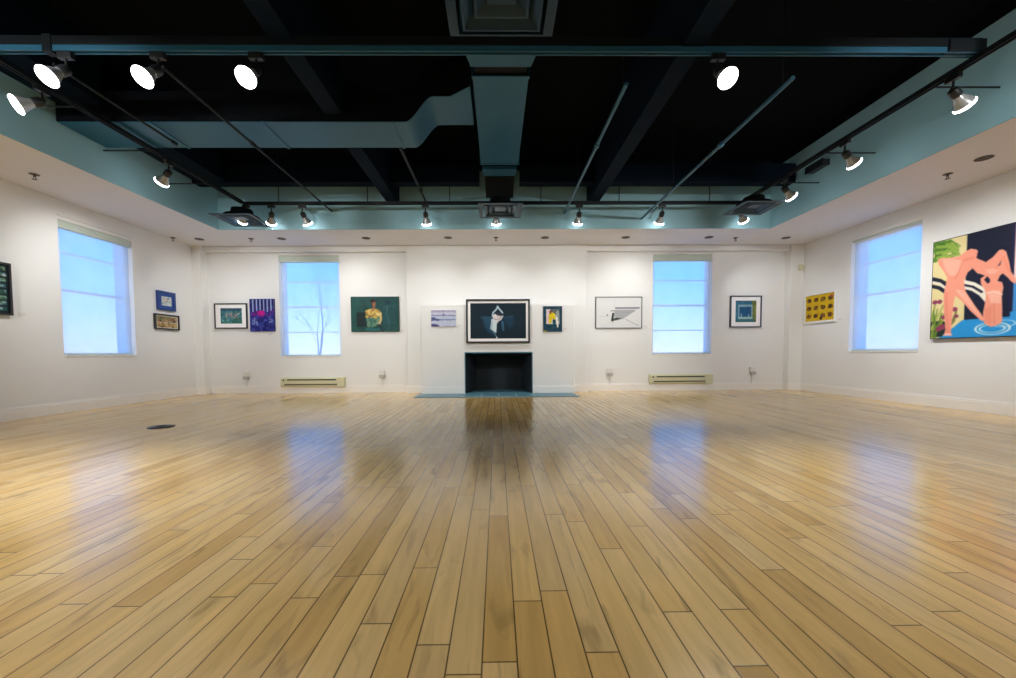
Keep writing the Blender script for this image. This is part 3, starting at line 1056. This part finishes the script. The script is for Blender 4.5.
# dark grid of small photographs at the left edge
KY1 = on_x(12.6, 290, XL + .045).y
kz1 = on_x(11.2, 263.6, XL + .045).z
kz0 = on_x(14.2, 315.6, XL + .045).z
p = Pic(96, 84, (10, 34, 44), 47)
rg = np.random.default_rng(12)
for r_ in range(8):
    for c_ in range(9):
        u0, v0 = .03 + c_ * .106, .05 + r_ * .115 + (.01 if r_ > 3 else 0)
        p.rect(u0, v0, u0 + .092, v0 + .082, [(70, 116, 118), (54, 104, 90), (96, 130, 96), (60, 96, 112)][rg.integers(4)])
        p.blob(3, u0 + .02, v0 + .02, u0 + .08, v0 + .06, [(150, 190, 180), (30, 70, 60), (130, 160, 90), (180, 200, 200), (40, 90, 70)], .022, .02, .8)
KW = 0.92
root = thing('framed_picture', 'dark framed grid of small green photographs left of the left window', 'framed picture', (XL, KY1 - KW / 2, (kz0 + kz1) / 2), R(90))
kh = kz1 - kz0
MB().ring(KW, kh, KW - .05, kh - .05, -.045, -.004).build('frame', M['frameblack'], root, bevel=.003)
MB().box(-KW / 2 + .01, KW / 2 - .01, -.02, -.002, -kh / 2 + .01, kh / 2 - .01).build('backing_board', M['card'], root)
p.mesh('print', KW - .045, kh - .045, -.025, root)

# large figure painting on the right wall
JY1 = (on_x(933.6, 242, XR - .05).y + on_x(929.3, 339, XR - .05).y) / 2
jz1 = on_x(934, 242.4, XR - .05).z
jz0 = on_x(929.4, 339.2, XR - .05).z
JW = 1.75
JH = jz1 - jz0


def jp(x, y):
    """close-up pixel of the painting -> its own u, v"""
    q = on_x(925 + x / 5.022, 210 + y / 5.022, XR - .05)
    return ((JY1 - q.y) / JW, (jz1 - q.z) / JH)


def J(*pts):
    return [jp(x, y) for x, y in pts]


p = Pic(230, 176, (18, 24, 48), 53)
uA = jp(205, 300)[0]
uB = jp(437, 300)[0]
CREAM, NAVY, BLUE, SKIN, SK2, SK3 = (228, 212, 156), (18, 24, 48), (40, 150, 220), (240, 156, 132), (248, 192, 172), (226, 126, 102)
p.rect(0, 0, uA, 1, CREAM)
p.rect(uB, 0, 1, .52, (240, 206, 206))
p.rect(uB, .52, 1, 1, (62, 140, 210))
p.line([(uB, 0), (uB, 1)], .03, (24, 26, 60))
# leaves in the corner
for (a, b_) in (((48, 170), (150, 190)), ((52, 200), (165, 215)), ((60, 235), (150, 200)), ((48, 165), (110, 235)), ((50, 250), (110, 215)), ((90, 165), (172, 180)), ((100, 250), (170, 222)), ((46, 190), (80, 280)), ((120, 160), (165, 200))):
    q0, q1 = jp(*a), jp(*b_)
    mid = ((q0[0] + q1[0]) / 2, (q0[1] + q1[1]) / 2 - .02)
    p.line([q0, mid, q1], .055, (96, 140, 50), 1, .02).line([q0, mid, q1], .014, (170, 190, 90), .9)
p.poly(J((46, 165), (130, 155), (120, 180), (60, 250), (46, 260)), (60, 104, 30), .7)
for (a, b_) in (((60, 185), (140, 180)), ((58, 215), (130, 205)), ((110, 170), (160, 205)), ((60, 240), (110, 230))):
    p.line(J(a, b_), .03, (140, 172, 70), .9)
# curved railing
p.line(J((30, 348), (70, 356), (110, 378), (140, 400)), .045, NAVY)
p.line(J((26, 362), (70, 370), (100, 392)), .025, (232, 226, 206))
p.line(J((26, 382), (70, 392), (110, 418)), .035, NAVY)
p.line(J((196, 366), (240, 376), (280, 398), (306, 430)), .05, (236, 230, 214))
p.line(J((196, 386), (240, 396), (280, 420), (312, 456)), .04, (236, 230, 214))
p.line(J((196, 377), (240, 386), (284, 412)), .02, NAVY)
# pool
p.poly(J((80, 640), (185, 555), (300, 545), (460, 535)) + [(1, .86), (1, 1.02), (0, 1.02)], BLUE)
p.rect(uB, .78, 1, 1, (48, 150, 222))
for (ru, rv, wdt, al) in ((.095, .055, .08, .95), (.07, .036, .10, .9)):
    c0 = jp(345, 590)
    p.ringline(c0[0] - .01, c0[1] + .012, ru, rv, wdt, (206, 236, 244), al)
p.ringline(jp(395, 572)[0], jp(395, 572)[1], .06, .03, .10, (206, 236, 244), .8)
# plants at the lower left
p.poly(J((24, 560), (85, 560), (140, 570), (80, 640), (22, 640)), (30, 44, 40))
for (a, b_, c0) in (((30, 640), (60, 500), (126, 150, 60)), ((45, 640), (82, 520), (96, 130, 44)), ((30, 600), (90, 480), (170, 180, 90)), ((30, 560), (50, 470), (150, 164, 80)), ((50, 600), (40, 510), (100, 134, 50)), ((70, 600), (95, 520), (140, 150, 60)), ((140, 560), (158, 500), (120, 120, 60))):
    p.line(J(a, b_), .03, c0, 1, .012)
for (a, s_) in (((48, 465), 1), ((72, 462), 1), ((82, 590), 1.4), ((66, 600), 1.2), ((148, 500), 1), ((156, 535), .8), ((92, 540), 1)):
    q = jp(*a)
    p.ell(q[0], q[1], .018 * s_, .022 * s_, (140, 60, 90))
p.blur(1)
# left standing figure, bent forward with the head lowered
p.poly(J((60, 250), (80, 240), (130, 238), (170, 232), (205, 205), (232, 192), (256, 200), (262, 222), (256, 240), (300, 258), (312, 285), (296, 325), (262, 318), (238, 292), (214, 312), (196, 350), (197, 385), (204, 410), (248, 478), (300, 548), (286, 562), (230, 512), (182, 456), (150, 432), (142, 470), (134, 560), (128, 618), (134, 634), (94, 634), (100, 600), (92, 500), (92, 420), (110, 340), (90, 305), (68, 276)), SKIN)
p.poly(J((84, 246), (130, 244), (176, 250), (190, 262), (176, 300), (150, 330), (120, 330), (100, 300)), SK2, .55)
p.poly(J((150, 400), (190, 404), (230, 458), (282, 545), (240, 505), (180, 440)), SK2, .6)
p.line(J((186, 262), (170, 305), (150, 345)), .014, SK3, .6).line(J((104, 420), (106, 520), (112, 610)), .03, SK3, .35).line(J((196, 250), (240, 240)), .03, SK3, .4)
p.ell(*jp(236, 214), .034, .034, SKIN).ell(*jp(112, 628), .03, .012, (246, 190, 186))
# right figure seated in the water, arched back, knees raised
p.poly(J((256, 238), (300, 264), (340, 236), (372, 200), (392, 196), (408, 206), (424, 262), (432, 306), (457, 345), (457, 372), (436, 362), (412, 336), (390, 318), (376, 330), (364, 356), (388, 362), (394, 390), (386, 432), (388, 500), (388, 560), (370, 578), (330, 590), (296, 572), (290, 520), (300, 470), (306, 430), (300, 402), (280, 372), (278, 344), (300, 330), (280, 322), (258, 290)), SKIN)
p.poly(J((296, 350), (312, 332), (326, 348), (326, 362), (314, 370)), NAVY)
p.poly(J((364, 282), (384, 252), (378, 276)), (60, 50, 84))
p.poly(J((310, 410), (376, 402), (384, 430), (380, 470), (330, 470)), SK2, .7)
p.line(J((312, 418), (340, 408), (386, 424)), .012, (252, 214, 200), .8).line(J((346, 470), (346, 570)), .012, SK3, .5)
p.poly(J((300, 500), (336, 480), (330, 580), (298, 570)), SK3, .35).poly(J((300, 300), (352, 292), (372, 300), (348, 320), (318, 320)), SK2, .5)
p.line(J((350, 300), (392, 232), (410, 280), (430, 318)), .012, SK3, .4)
# a further figure's shoulder at the right, continuing out of view
p.ell(.62, .30, .085, .16, (236, 130, 130)).ell(.66, .46, .12, .16, SKIN).poly([(.60, .5), (.78, .46), (.86, .80), (.66, .84)], SKIN).ell(.80, .30, .07, .12, (60, 104, 30))
p.rect(.88, 0, 1, .5, NAVY)
p.blur(2)
root = thing('canvas_painting', 'large painting of pink nude figures by a blue pool on the right wall', 'painting', (XR, JY1 - JW / 2, (jz0 + jz1) / 2), R(-90))
MB().box(-JW / 2, JW / 2, -.05, -.002, -JH / 2, JH / 2, .004).build('stretcher', mat('canvas_edge_dark', rgb(20, 26, 30), .6, noise=.1), root)
p.mesh('painted_face', JW - .02, JH - .02, -.0508, root)


# placards beside the works
def placard(wall, plane, px, py, label):
    fn = on_y if wall == 'back' else on_x
    c = fn(px, py, plane)
    rz = {'back': 0, 'left': R(90), 'right': R(-90)}[wall]
    o = MB().box(-.034, .034, -.004, -.001, -.018, .018, .001).build('wall_placard', M['card'])
    o.location = c
    o.rotation_euler = (0, 0, rz)
    return tag(o, label, 'label card', 'label cards beside the art')


placard('left', XL, 22.0, 314.2, 'tiny card beside the dark grid of photographs')
placard('back', YB, 270.5, 334.3, 'tiny card under the purple striped canvas')
placard('back', YB, 402.2, 330.8, 'tiny card beside the dark green portrait')
placard('back', YP, 458.7, 325.0, 'tiny card beside the pale blue seascape')
placard('back', YP, 564.8, 328.6, 'tiny card beside the small dark teal print')
placard('back', YB, 645.4, 326.4, 'tiny card beside the white print')
placard('right', XR, 840.2, 319.3, 'tiny card beside the yellow grid picture')

# ------------------------------------------------------------------ lighting tracks
ZK = 3.15
KXL, KXR, KYB, KYC, KYR = -3.99, 3.93, 6.47, 3.325, -1.9


def track(name, label, p0, p1, extra=None, m=None):
    p0, p1 = Vector(p0), Vector(p1)
    along_x = abs(p1.x - p0.x) > abs(p1.y - p0.y)
    t = thing(name, label, 'lighting track', p0)
    L = (p1 - p0).length
    hw, hh = 0.024, 0.022
    # channel profile: a U section open at the bottom
    prof = [(-hw, -hh), (-hw, hh), (hw, hh), (hw, -hh), (hw - .010, -hh), (hw - .010, hh - .012), (-hw + .010, hh - .012), (-hw + .010, -hh)]
    mb = MB()
    mb.prism(prof, 0 if along_x else 1, 0, L)
    mb.build('channel', m or M['track'], t)
    return t


def hanger(t, x, y, ztop):
    MB().cyl((x, y, .02), (x, y, ztop - ZK), .007, 8).build('hanger_rod', M['track'], t)


t = track('lighting_track', 'long black lighting track across the back of the tray', (KXL, KYB, ZK), (KXR, KYB, ZK))
for x in (0.55, 1.95, 3.25, 4.7, 5.95, 7.4):
    hanger(t, x, 0, 3.94)
t = track('lighting_track', 'black lighting track running along the left side of the tray', (KXL, KYR, ZK), (KXL, KYB - .026, ZK))
for y in (4.00, 4.84, 5.76):
    MB().cyl((TXL + .014 - KXL, y - KYR, .012), (-.0, y - KYR, .012), .008, 8).build('wall_brace', M['track'], t)
t = track('lighting_track', 'black lighting track running along the right side of the tray', (KXR, KYR, ZK), (KXR, KYB - .026, ZK))
for y in (3.7, 4.9, 5.75):
    MB().cyl((TXR - .014 - KXR, y - KYR, .012), (0, y - KYR, .012), .008, 8).build('wall_brace', M['track'], t)
t = track('lighting_track', 'lighting track crossing the room overhead nearest the viewer', (TXL + .01, KYC, ZK + .05), (KXR + .02, KYC, ZK + .05), m=M['conduit'])
MB().box(0, KXR - TXL, -.03, .03, .024, .09, .004).build('carrier_rail', M['track'], t)
MB().box(8.26, 8.56, -.045, .045, -.018, .075, .006).build('end_feed_box', M['track'], t)
MB().box(1.03, 1.10, -.035, .035, -.035, .10, .004).build('joiner', M['track'], t)

# ------------------------------------------------------------------ track spotlights
PIV = -0.13
lp = thing('track_spotlight', '', 'spotlight', (0, 0, 0), 0, 'spotlights on the ceiling tracks')
MB().box(-.055, .055, -.02, .02, -.05, 0, .005).build('track_adapter', M['lampblack'], lp)
st = MB().cyl((0, 0, -.05), (0, 0, PIV - .01), .009, 10)
st.box(-.018, .018, -.012, .012, PIV - .022, PIV + .022, .004)
st.build('stem', M['lampblack'], lp)
HEAD = []
so = MB().lathe([(.020, -.015), (.036, -.005), (.040, .015), (.040, .055), (.034, .066)], (0, 0, 0), (0, 0, -1), 20).build('socket', M['lampblack'], lp, True)
bu = MB().lathe([(.033, .060), (.034, .075), (.048, .105), (.063, .138), (.0735, .168)], (0, 0, 0), (0, 0, -1), 28).build('bulb', M['bulb'], lp, True)
le = MB().lathe([(.0705, .162), (.076, .168), (.0765, .177), (.070, .186), (.045, .192), (.012, .195)], (0, 0, 0), (0, 0, -1), 28).build('lens', M['lens'], lp, True)
LAMPS = []


def lamp(pos, target, label, power=40, size=76, first=[True], col=(0.99, 0.985, 0.96), along='x', near_lens=None):
    global lp
    pos = Vector(pos)
    if first[0]:
        r = lp
        r.location = pos
        r['label'] = label
        first[0] = False
    else:
        r = lp.copy()
        COL.objects.link(r)
        r.location = pos
        r['label'] = label
        for ch in list(lp.children):
            if ch.type != 'MESH':
                continue
            c = ch.copy()
            COL.objects.link(c)
            c.parent = r
    piv = pos + Vector((0, 0, PIV))
    d = (Vector(target) - piv).normalized()
    q = Vector((0, 0, -1)).rotation_difference(d)
    for ch in r.children:
        nm = ch.name.split('.')[0]
        if nm in ('socket', 'bulb', 'lens'):
            ch.location = (0, 0, PIV)
            ch.rotation_mode = 'QUATERNION'
            ch.rotation_quaternion = q
        elif nm == 'track_adapter' and along == 'y':
            ch.rotation_euler = (0, 0, R(90))
    ld = bpy.data.lights.new('spot_beam', 'SPOT')
    ld.energy = power * SPOT_SCALE
    ld.spot_size = R(size)
    ld.spot_blend = 1.0
    ld.shadow_soft_size = 0.06
    ld.color = col
    lo = bpy.data.objects.new('spot_beam', ld)
    COL.objects.link(lo)
    lo.parent = r
    lo.location = Vector((0, 0, PIV)) + d * 0.27
    lo.rotation_mode = 'QUATERNION'
    lo.rotation_quaternion = Vector((0, 0, -1)).rotation_difference(d)
    return r


ZL = ZK - 0.022
bx = lambda px: on_z(px, 204.5, ZK).x
lamp((KXL + .03, KYB, ZL), (-5.5, 7.6, 1.7), 'spotlight in the left back corner, over the ceiling diffuser', 42, 70)
lamp((bx(273), KYB, ZL), (-4.5, 7.9, 1.3), 'spotlight on the back track, second from the left corner', 42, 100)
lamp((bx(303.5), KYB, ZL), (-2.6, 7.9, 1.2), 'spotlight on the back track above the left back window', 42, 100)
lamp((bx(426), KYB, ZL), (-1.1, 7.6, 1.2), 'spotlight on the back track above the pale blue seascape', 28, 100)
lamp((bx(496), KYB, ZL), (0.03, 7.6, 1.3), 'spotlight on the back track above the large black photograph', 28, 100)
lamp((bx(578.5), KYB, ZL), (1.2, 7.6, 1.2), 'spotlight on the back track right of the small teal print', 28, 100)
lamp((bx(660.5), KYB, ZL), (2.55, 7.9, 1.3), 'spotlight on the back track above the right back window', 42, 100)
lamp((KXR - .02, KYB, ZL), (5.3, 7.6, 1.6), 'spotlight in the right back corner where the tracks meet', 42, 70)
lamp((KXL, 5.02, ZL), (-5.7, 5.6, 1.6), 'lone spotlight halfway along the left track', 75, 74, along='y')
lamp((KXL, 3.66, ZL), (-5.2, 2.3, 1.9), 'spotlight at the left frame edge, lowest of the left group', 75, 74, along='y')
lamp((KXR, 5.52, ZL), (5.95, 6.0, 1.3), 'spotlight on the right track, farthest from the viewer', 75, 74, along='y')
lamp((KXR, 4.56, ZL), (5.95, 4.9, 1.3), 'spotlight halfway along the right track', 75, 74, along='y')
lamp((KXR, 3.49, ZL), (5.95, 3.8, 1.3), 'spotlight on the right track, nearest the viewer', 75, 74, along='y')
ZN = ZK + .05 - .0235
lamp((on_y(66, 57, KYC).x, KYC, ZN), (-4.3, 0.8, 0.1), 'glowing spotlight at left end of the crossing track', 130, 115)
lamp((on_y(158, 55, KYC).x, KYC, ZN), (-3.6, 0.8, 0.0), 'glowing spotlight on the crossing track, middle of the left three', 130, 115)
lamp((on_y(256, 53, KYC).x, KYC, ZN), (-2.4, 0.8, 0.0), 'glowing spotlight on the crossing track nearest its centre, left side', 130, 115)
lamp((on_y(718, 53, KYC).x, KYC, ZN), (2.3, 0.8, 0.0), 'brightest glowing spotlight alone on right half of the crossing track', 185, 115)
# the loop goes on behind the viewer; unseen spotlights added here brighten the walls
for y, xt, yt, pw, sz in ((1.9, 0.9, 7.5, 230, 70), (0.2, 4.4, 7.9, 230, 75), (-1.4, 5.9, 0.5, 110, 100)):
    lamp((KXL, y, ZL), (-xt, yt, 0.7), 'unseen fill spotlight added on the left track overhead', pw, sz, along='y')
    lamp((KXR, y, ZL), (xt, yt, 0.7), 'unseen fill spotlight added on the right track overhead', pw, sz, along='y')

# ------------------------------------------------------------------ conduits
def conduit(x, z, y0, y1, label, ycoup, r=0.017, m=None, hang=True):
    o = thing('ceiling_conduit', label, 'conduit', (x, y0, z), 0, 'conduits under the black ceiling')
    MB().cyl((0, 0, 0), (0, y1 - y0, 0), r, 12).build('conduit_tube', m or M['conduit'], o, True)
    MB().cyl((0, ycoup - y0 - .03, 0), (0, ycoup - y0 + .03, 0), r * 1.6, 12).build('coupling', m or M['conduit'], o, True)
    for yy in (y0 + .12, (y0 + y1) / 2 + .5) if hang else ():
        MB().cyl((0, yy - y0, r), (0, yy - y0, 3.93 - z), .005, 8).build('hanger_rod', M['track'], o)
    return o


conduit(1.135, 3.09, 3.55, TYB - .01, 'thin conduit under the ceiling just right of the central duct', 4.58)
conduit(2.42, 2.99, 3.32, TYB - .01, 'thin conduit under the ceiling nearer the right track', 4.38)
conduit(-1.15, 3.24, 4.92, TYB - .01, 'thin conduit just left of the central duct, below the black ceiling', 6.2, m=M['track'])
conduit(-2.72, 3.12, 3.4, TYB - .01, 'thin conduit crossing under the left branch duct', 4.61, r=.014, m=M['track'], hang=False)
conduit(-3.60, 3.14, 3.4, 4.66, 'thin conduit beside the left track, crossing under the branch duct end', 4.62, r=.012, m=M['track'], hang=False)

# ------------------------------------------------------------------ ducts
dz = 3.47
o = thing('air_duct', 'blue grey rectangular duct running down the middle of the black ceiling', 'duct', (0.05, 3.6, dz))


def frustum(mb, y0, w0, z0, y1, w1, z1, h):
    v = [mb.bm.verts.new(c) for c in ((-w0, y0, z0), (w0, y0, z0), (w0, y0, z0 + h), (-w0, y0, z0 + h), (-w1, y1, z1), (w1, y1, z1), (w1, y1, z1 + h), (-w1, y1, z1 + h))]
    for f in ((0, 1, 2, 3), (4, 5, 6, 7), (0, 1, 5, 4), (1, 2, 6, 5), (2, 3, 7, 6), (3, 0, 4, 7)):
        mb.bm.faces.new([v[i] for i in f])
    return mb


Y0 = 3.6
frustum(MB(), -0.02, .36, 0, .30, .285, 0, .36).build('transition', M['duct'], o, bevel=.004)
frustum(MB(), .42, .275, 0, 2.26, .265, 0, .36).build('duct_run', M['duct'], o, bevel=.004)
frustum(MB(), .30, .25, .02, .42, .25, .02, .30).build('flange_gap', M['slot'], o)
frustum(MB(), 2.26, .24, .02, 2.36, .24, .02, .30).build('flange_gap', M['slot'], o)
frustum(MB(), 2.36, .255, -.02, 2.60, .235, -.02, .36).build('collar', M['duct'], o, bevel=.004)
frustum(MB(), 2.60, .225, -.03, 2.85, .215, -.25, .36).build('boot', M['slot'], o)
for yy in (.42, 2.22):
    frustum(MB(), yy, .283, -.006, yy + .04, .283, -.006, .372).build('seam_flange', M['duct'], o)

o = thing('branch_duct', 'blue grey branch duct with a stepped bend left of the central duct', 'duct', (0, 4.55, 0))
# the underside follows a path in x,z; side walls extruded through y
path = [(-4.58, 3.205), (-.96, 3.205)]
for k in range(1, 13):
    a = k / 12
    s_ = a * a * (3 - 2 * a)
    path.append((-.96 + .30 * a, 3.205 + .262 * s_))
path += [(-.48, 3.468), (-.26, 3.468)]
hh = .30
poly = path + [(x, z + hh) for x, z in path[::-1]]
mb = MB()
bmx = mb.bm
ya, yb2 = -.215, .31
fl = lambda x: ya - max(0.0, min(1.0, (x + .48) / .2)) * .16
lo0 = [bmx.verts.new((x, fl(x), z)) for x, z in path]
lo1 = [bmx.verts.new((x, yb2, z)) for x, z in path]
hi0 = [bmx.verts.new((x, fl(x), z + hh)) for x, z in path]
hi1 = [bmx.verts.new((x, yb2, z + hh)) for x, z in path]
for i in range(len(path) - 1):
    bmx.faces.new((lo0[i], lo0[i + 1], lo1[i + 1], lo1[i]))
    bmx.faces.new((hi0[i], hi0[i + 1], hi1[i + 1], hi1[i]))
    bmx.faces.new((lo0[i], lo0[i + 1], hi0[i + 1], hi0[i]))
    bmx.faces.new((lo1[i], lo1[i + 1], hi1[i + 1], hi1[i]))
for i in (0, -1):
    bmx.faces.new((lo0[i], lo1[i], hi1[i], hi0[i]))
mb.build('duct_run', M['duct'], o, True)
shade = MB()  # black sheet that puts shade on the duct's front face as colour
la = [shade.bm.verts.new((x, fl(x) - .012, z + .004)) for x, z in path]
lb = [shade.bm.verts.new((x, fl(x) - .012, z + hh + .01)) for x, z in path]
lc = [shade.bm.verts.new((x, fl(x) - .002, z + hh + .01)) for x, z in path]
ld_ = [shade.bm.verts.new((x, fl(x) - .002, z + .004)) for x, z in path]
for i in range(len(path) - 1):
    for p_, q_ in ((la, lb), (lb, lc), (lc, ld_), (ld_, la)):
        shade.bm.faces.new((p_[i], p_[i + 1], q_[i + 1], q_[i]))
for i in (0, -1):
    shade.bm.faces.new((la[i], lb[i], lc[i], ld_[i]))
shade.build('front_shade', M['black'], o)
for xx in (-1.09, -2.45, -3.62):
    MB().ring(0.545, hh + .02, .515, hh - .01, -.012, .012).build('seam_flange', M['duct'], o)
k = 0
for ch in o.children:
    if ch.name.startswith('seam_flange'):
        ch.location = ((-1.09, -2.45, -3.62)[k], (ya + yb2) / 2, 3.205 + hh / 2)
        ch.rotation_euler = (0, 0, R(90))
        k += 1


# ------------------------------------------------------------------ square diffusers
def diffuser(cx, cy, z, sz, label, first=[None]):
    if first[0] is None:
        o = thing('ceiling_diffuser', label, 'air diffuser', (cx, cy, z), 0, 'square air diffusers below the ceiling')
        h = .5
        MB().plate(2, 0, .014, -h, h, -h, h, [(-h + .09, h - .09, -h + .09, h - .09)]).build('diffuser_flange', M['diffuser'], o, bevel=.004)
        for q, (a, zz) in enumerate(((.37, .03), (.25, .055))):
            mbx = MB()
            b_ = a - .085
            v = []
            for (s0, zt) in ((a, zz - .035), (b_, zz + .05), (b_ - .02, zz + .05), (a - .02, zz - .035)):
                v.append([mbx.bm.verts.new((sx_ * s0, sy_ * s0, zt)) for sx_, sy_ in ((-1, -1), (1, -1), (1, 1), (-1, 1))])
            for i in range(4):
                for j in range(4):
                    n1, n2 = v[i], v[(i + 1) % 4]
                    mbx.bm.faces.new((n1[j], n1[(j + 1) % 4], n2[(j + 1) % 4], n2[j]))
            mbx.build('louvre', M['diffuser'], o)
        MB().box(-.13, .13, -.13, .13, .045, .06, .004).build('centre_plate', M['diffuser'], o)
        MB().lathe([(.40, .10), (.26, .16), (.24, .27)], (0, 0, 0), (0, 0, 1), 28).build('neck', M['slot'], o, True)
        first[0] = o
    else:
        o = copy_thing(first[0], (cx, cy, z), None, label)
    o.scale = (sz, sz, sz)
    return o


diffuser(-3.98, 6.40, 2.86, .62, 'square air diffuser in the left back corner of the tray')
diffuser(0.06, 6.14, 2.905, .65, 'square air diffuser at the back end of the central duct')
diffuser(3.79, 5.95, 2.872, .58, 'square air diffuser in the right back corner of the tray')
diffuser(0.05, 3.12, 3.44, .86, 'large square air diffuser overhead nearest the viewer')

# ------------------------------------------------------------------ soffit fittings
dl = thing('recessed_downlight', '', 'downlight', (0, 0, 0), 0, 'unlit downlights in the soffit')
MB().lathe([(.050, 0), (.072, 0), (.075, -.004), (.072, -.007), (.052, -.005)], (0, 0, 0), (0, 0, 1), 28, False, False).build('trim_ring', M['baffle'], dl, True)
MB().lathe([(.062, -.002), (.001, -.001)], (0, 0, 0), (0, 0, 1), 28, True, True).build('baffle', M['baffle'], dl)
first = True
for (px, py, lab) in ((199.3, 239, 'unlit recessed downlight in the soffit at the left corner'),
                      (281.5, 238.6, 'unlit recessed downlight in the soffit above purple canvas side of left window'),
                      (366, 238, 'unlit recessed downlight in the soffit above the dark green portrait'),
                      (448, 237.5, 'unlit recessed downlight in the soffit above the pale blue seascape'),
                      (545, 237.5, 'unlit recessed downlight in the soffit above the small dark teal print'),
                      (625.6, 237.3, 'unlit recessed downlight in the soffit above the white print'),
                      (709, 237.1, 'unlit recessed downlight in the soffit above right edge of the right back window'),
                      (786, 237.7, 'unlit recessed downlight in the soffit at the right corner'),
                      (984, 158, 'unlit recessed downlight in the soffit above the large pink figure painting')):
    p0 = on_z(px, py, ZS)
    loc = (p0.x, p0.y, ZS)
    if first:
        dl.location = loc
        dl['label'] = lab
        first = False
    else:
        copy_thing(dl, loc, None, lab)
sp = thing('fire_sprinkler', '', 'sprinkler', (0, 0, 0), 0, 'sprinkler heads in the soffit')
MB().lathe([(.045, 0), (.045, -.004), (.02, -.012)], (0, 0, 0), (0, 0, 1), 20, False, True).build('escutcheon', M['chrome'], sp, True)
mb = MB().cyl((0, 0, -.01), (0, 0, -.03), .012, 10)
mb.build('sprinkler_body', M['chrome'], sp)
MB().tube([(-.010, 0, -.028), (-.018, 0, -.042), (0, 0, -.056), (.018, 0, -.042), (.010, 0, -.028)], .004, 8).build('frame_arms', M['chrome'], sp, True)
MB().lathe([(.024, 0), (.024, -.003)], (0, 0, -.055), (0, 0, 1), 16).build('deflector', M['chrome'], sp)
first = True
for (px, py, lab) in ((34.4, 174.3, 'sprinkler head in the soffit above the left side window'),
                      (161.4, 237.6, 'sprinkler head in the soffit above the left wall picture pair'),
                      (251, 238.6, 'sprinkler head in the soffit above the green water picture'),
                      (496, 237.5, 'sprinkler head in the soffit above the large black photograph'),
                      (735.6, 237.8, 'sprinkler head in the soffit above the teal square picture'),
                      (947.6, 174, 'sprinkler head in the soffit between right window and large painting')):
    p0 = on_z(px, py, ZS)
    loc = (max(p0.x, XL + .08), p0.y, ZS)
    if first:
        sp.location = loc
        sp['label'] = lab
        first = False
    else:
        copy_thing(sp, loc, None, lab)

c = on_x(818, 166.5, TXR - .06)
o = thing('junction_box', 'small black box high on the right teal face of the tray', 'electrical box', (TXR - .013, c.y, c.z), R(-90))
MB().box(-.15, .15, -.10, 0, -.04, .04, .006).build('box_body', M['lampblack'], o)
MB().box(-.16, .16, -.112, -.10, -.048, .048, .003).build('box_cover', M['lampblack'], o)

# motion sensor high in the right corner
c = on_x(799.5, 269, XR)
o = thing('motion_sensor', 'beige motion sensor high in the right back corner', 'sensor', (XR - .075, YC, c.z), 0)
o.scale = (.8, .8, .8)
MB().box(-.05, .05, -.03, 0, -.06, .075, .008).build('sensor_base', M['heater'], o)
MB().lathe([(.062, 0), (.062, .02), (.055, .045), (.035, .07), (.008, .08)], (0, -.028, 0), (0, -1, -.25), 24).build('sensor_dome', M['heater'], o, True)

# floor outlet cover
c = on_z(161.3, 427, 0)
o = thing('floor_outlet', 'round dark floor outlet cover on the left side of the boards', 'floor outlet', (c.x, c.y, 0))
MB().lathe([(.118, 0), (.118, .004), (.108, .009), (.02, .011)], (0, 0, 0), (0, 0, 1), 36).build('cover_plate', M['brass'], o, True)
MB().box(-.035, .035, -.022, .022, .0105, .014, .002).build('flap', M['slot'], o)

# ------------------------------------------------------------------ bare trees outside
random.seed(5)


def tree(name, x, y, label, h, lean=0.0):
    mb = MB()

    def grow(p, d, L, r, depth):
        pts, rs = [p], [r]
        n_ = 4
        for k in range(n_):
            d = (d + Vector((random.uniform(-.2, .2), random.uniform(-.2, .2), random.uniform(-.05, .15)))).normalized()
            p = p + d * (L / n_)
            pts.append(p)
            rs.append(r * (1 - .45 * (k + 1) / n_))
        mb.tube(pts, rs, 6)
        if depth == 0:
            return
        for _ in range(3 if depth > 1 else 2):
            nd = (d + Vector((random.uniform(-.9, .9), random.uniform(-.7, .7), random.uniform(-.1, .6)))).normalized()
            grow(pts[random.choice((2, 3, 4))], nd, L * random.uniform(.6, .8), rs[-1] * .8, depth - 1)
    grow(Vector((0, 0, 0)), Vector((lean, 0, 1)), h, .055, 5)
    o = mb.build(name, M['bark'])
    o.location = (x, y, -1.0)
    return tag(o, label, 'tree')


tree('bare_tree', -6.2, 13.5, 'bare tree faintly visible through the left back window blind', 2.0)
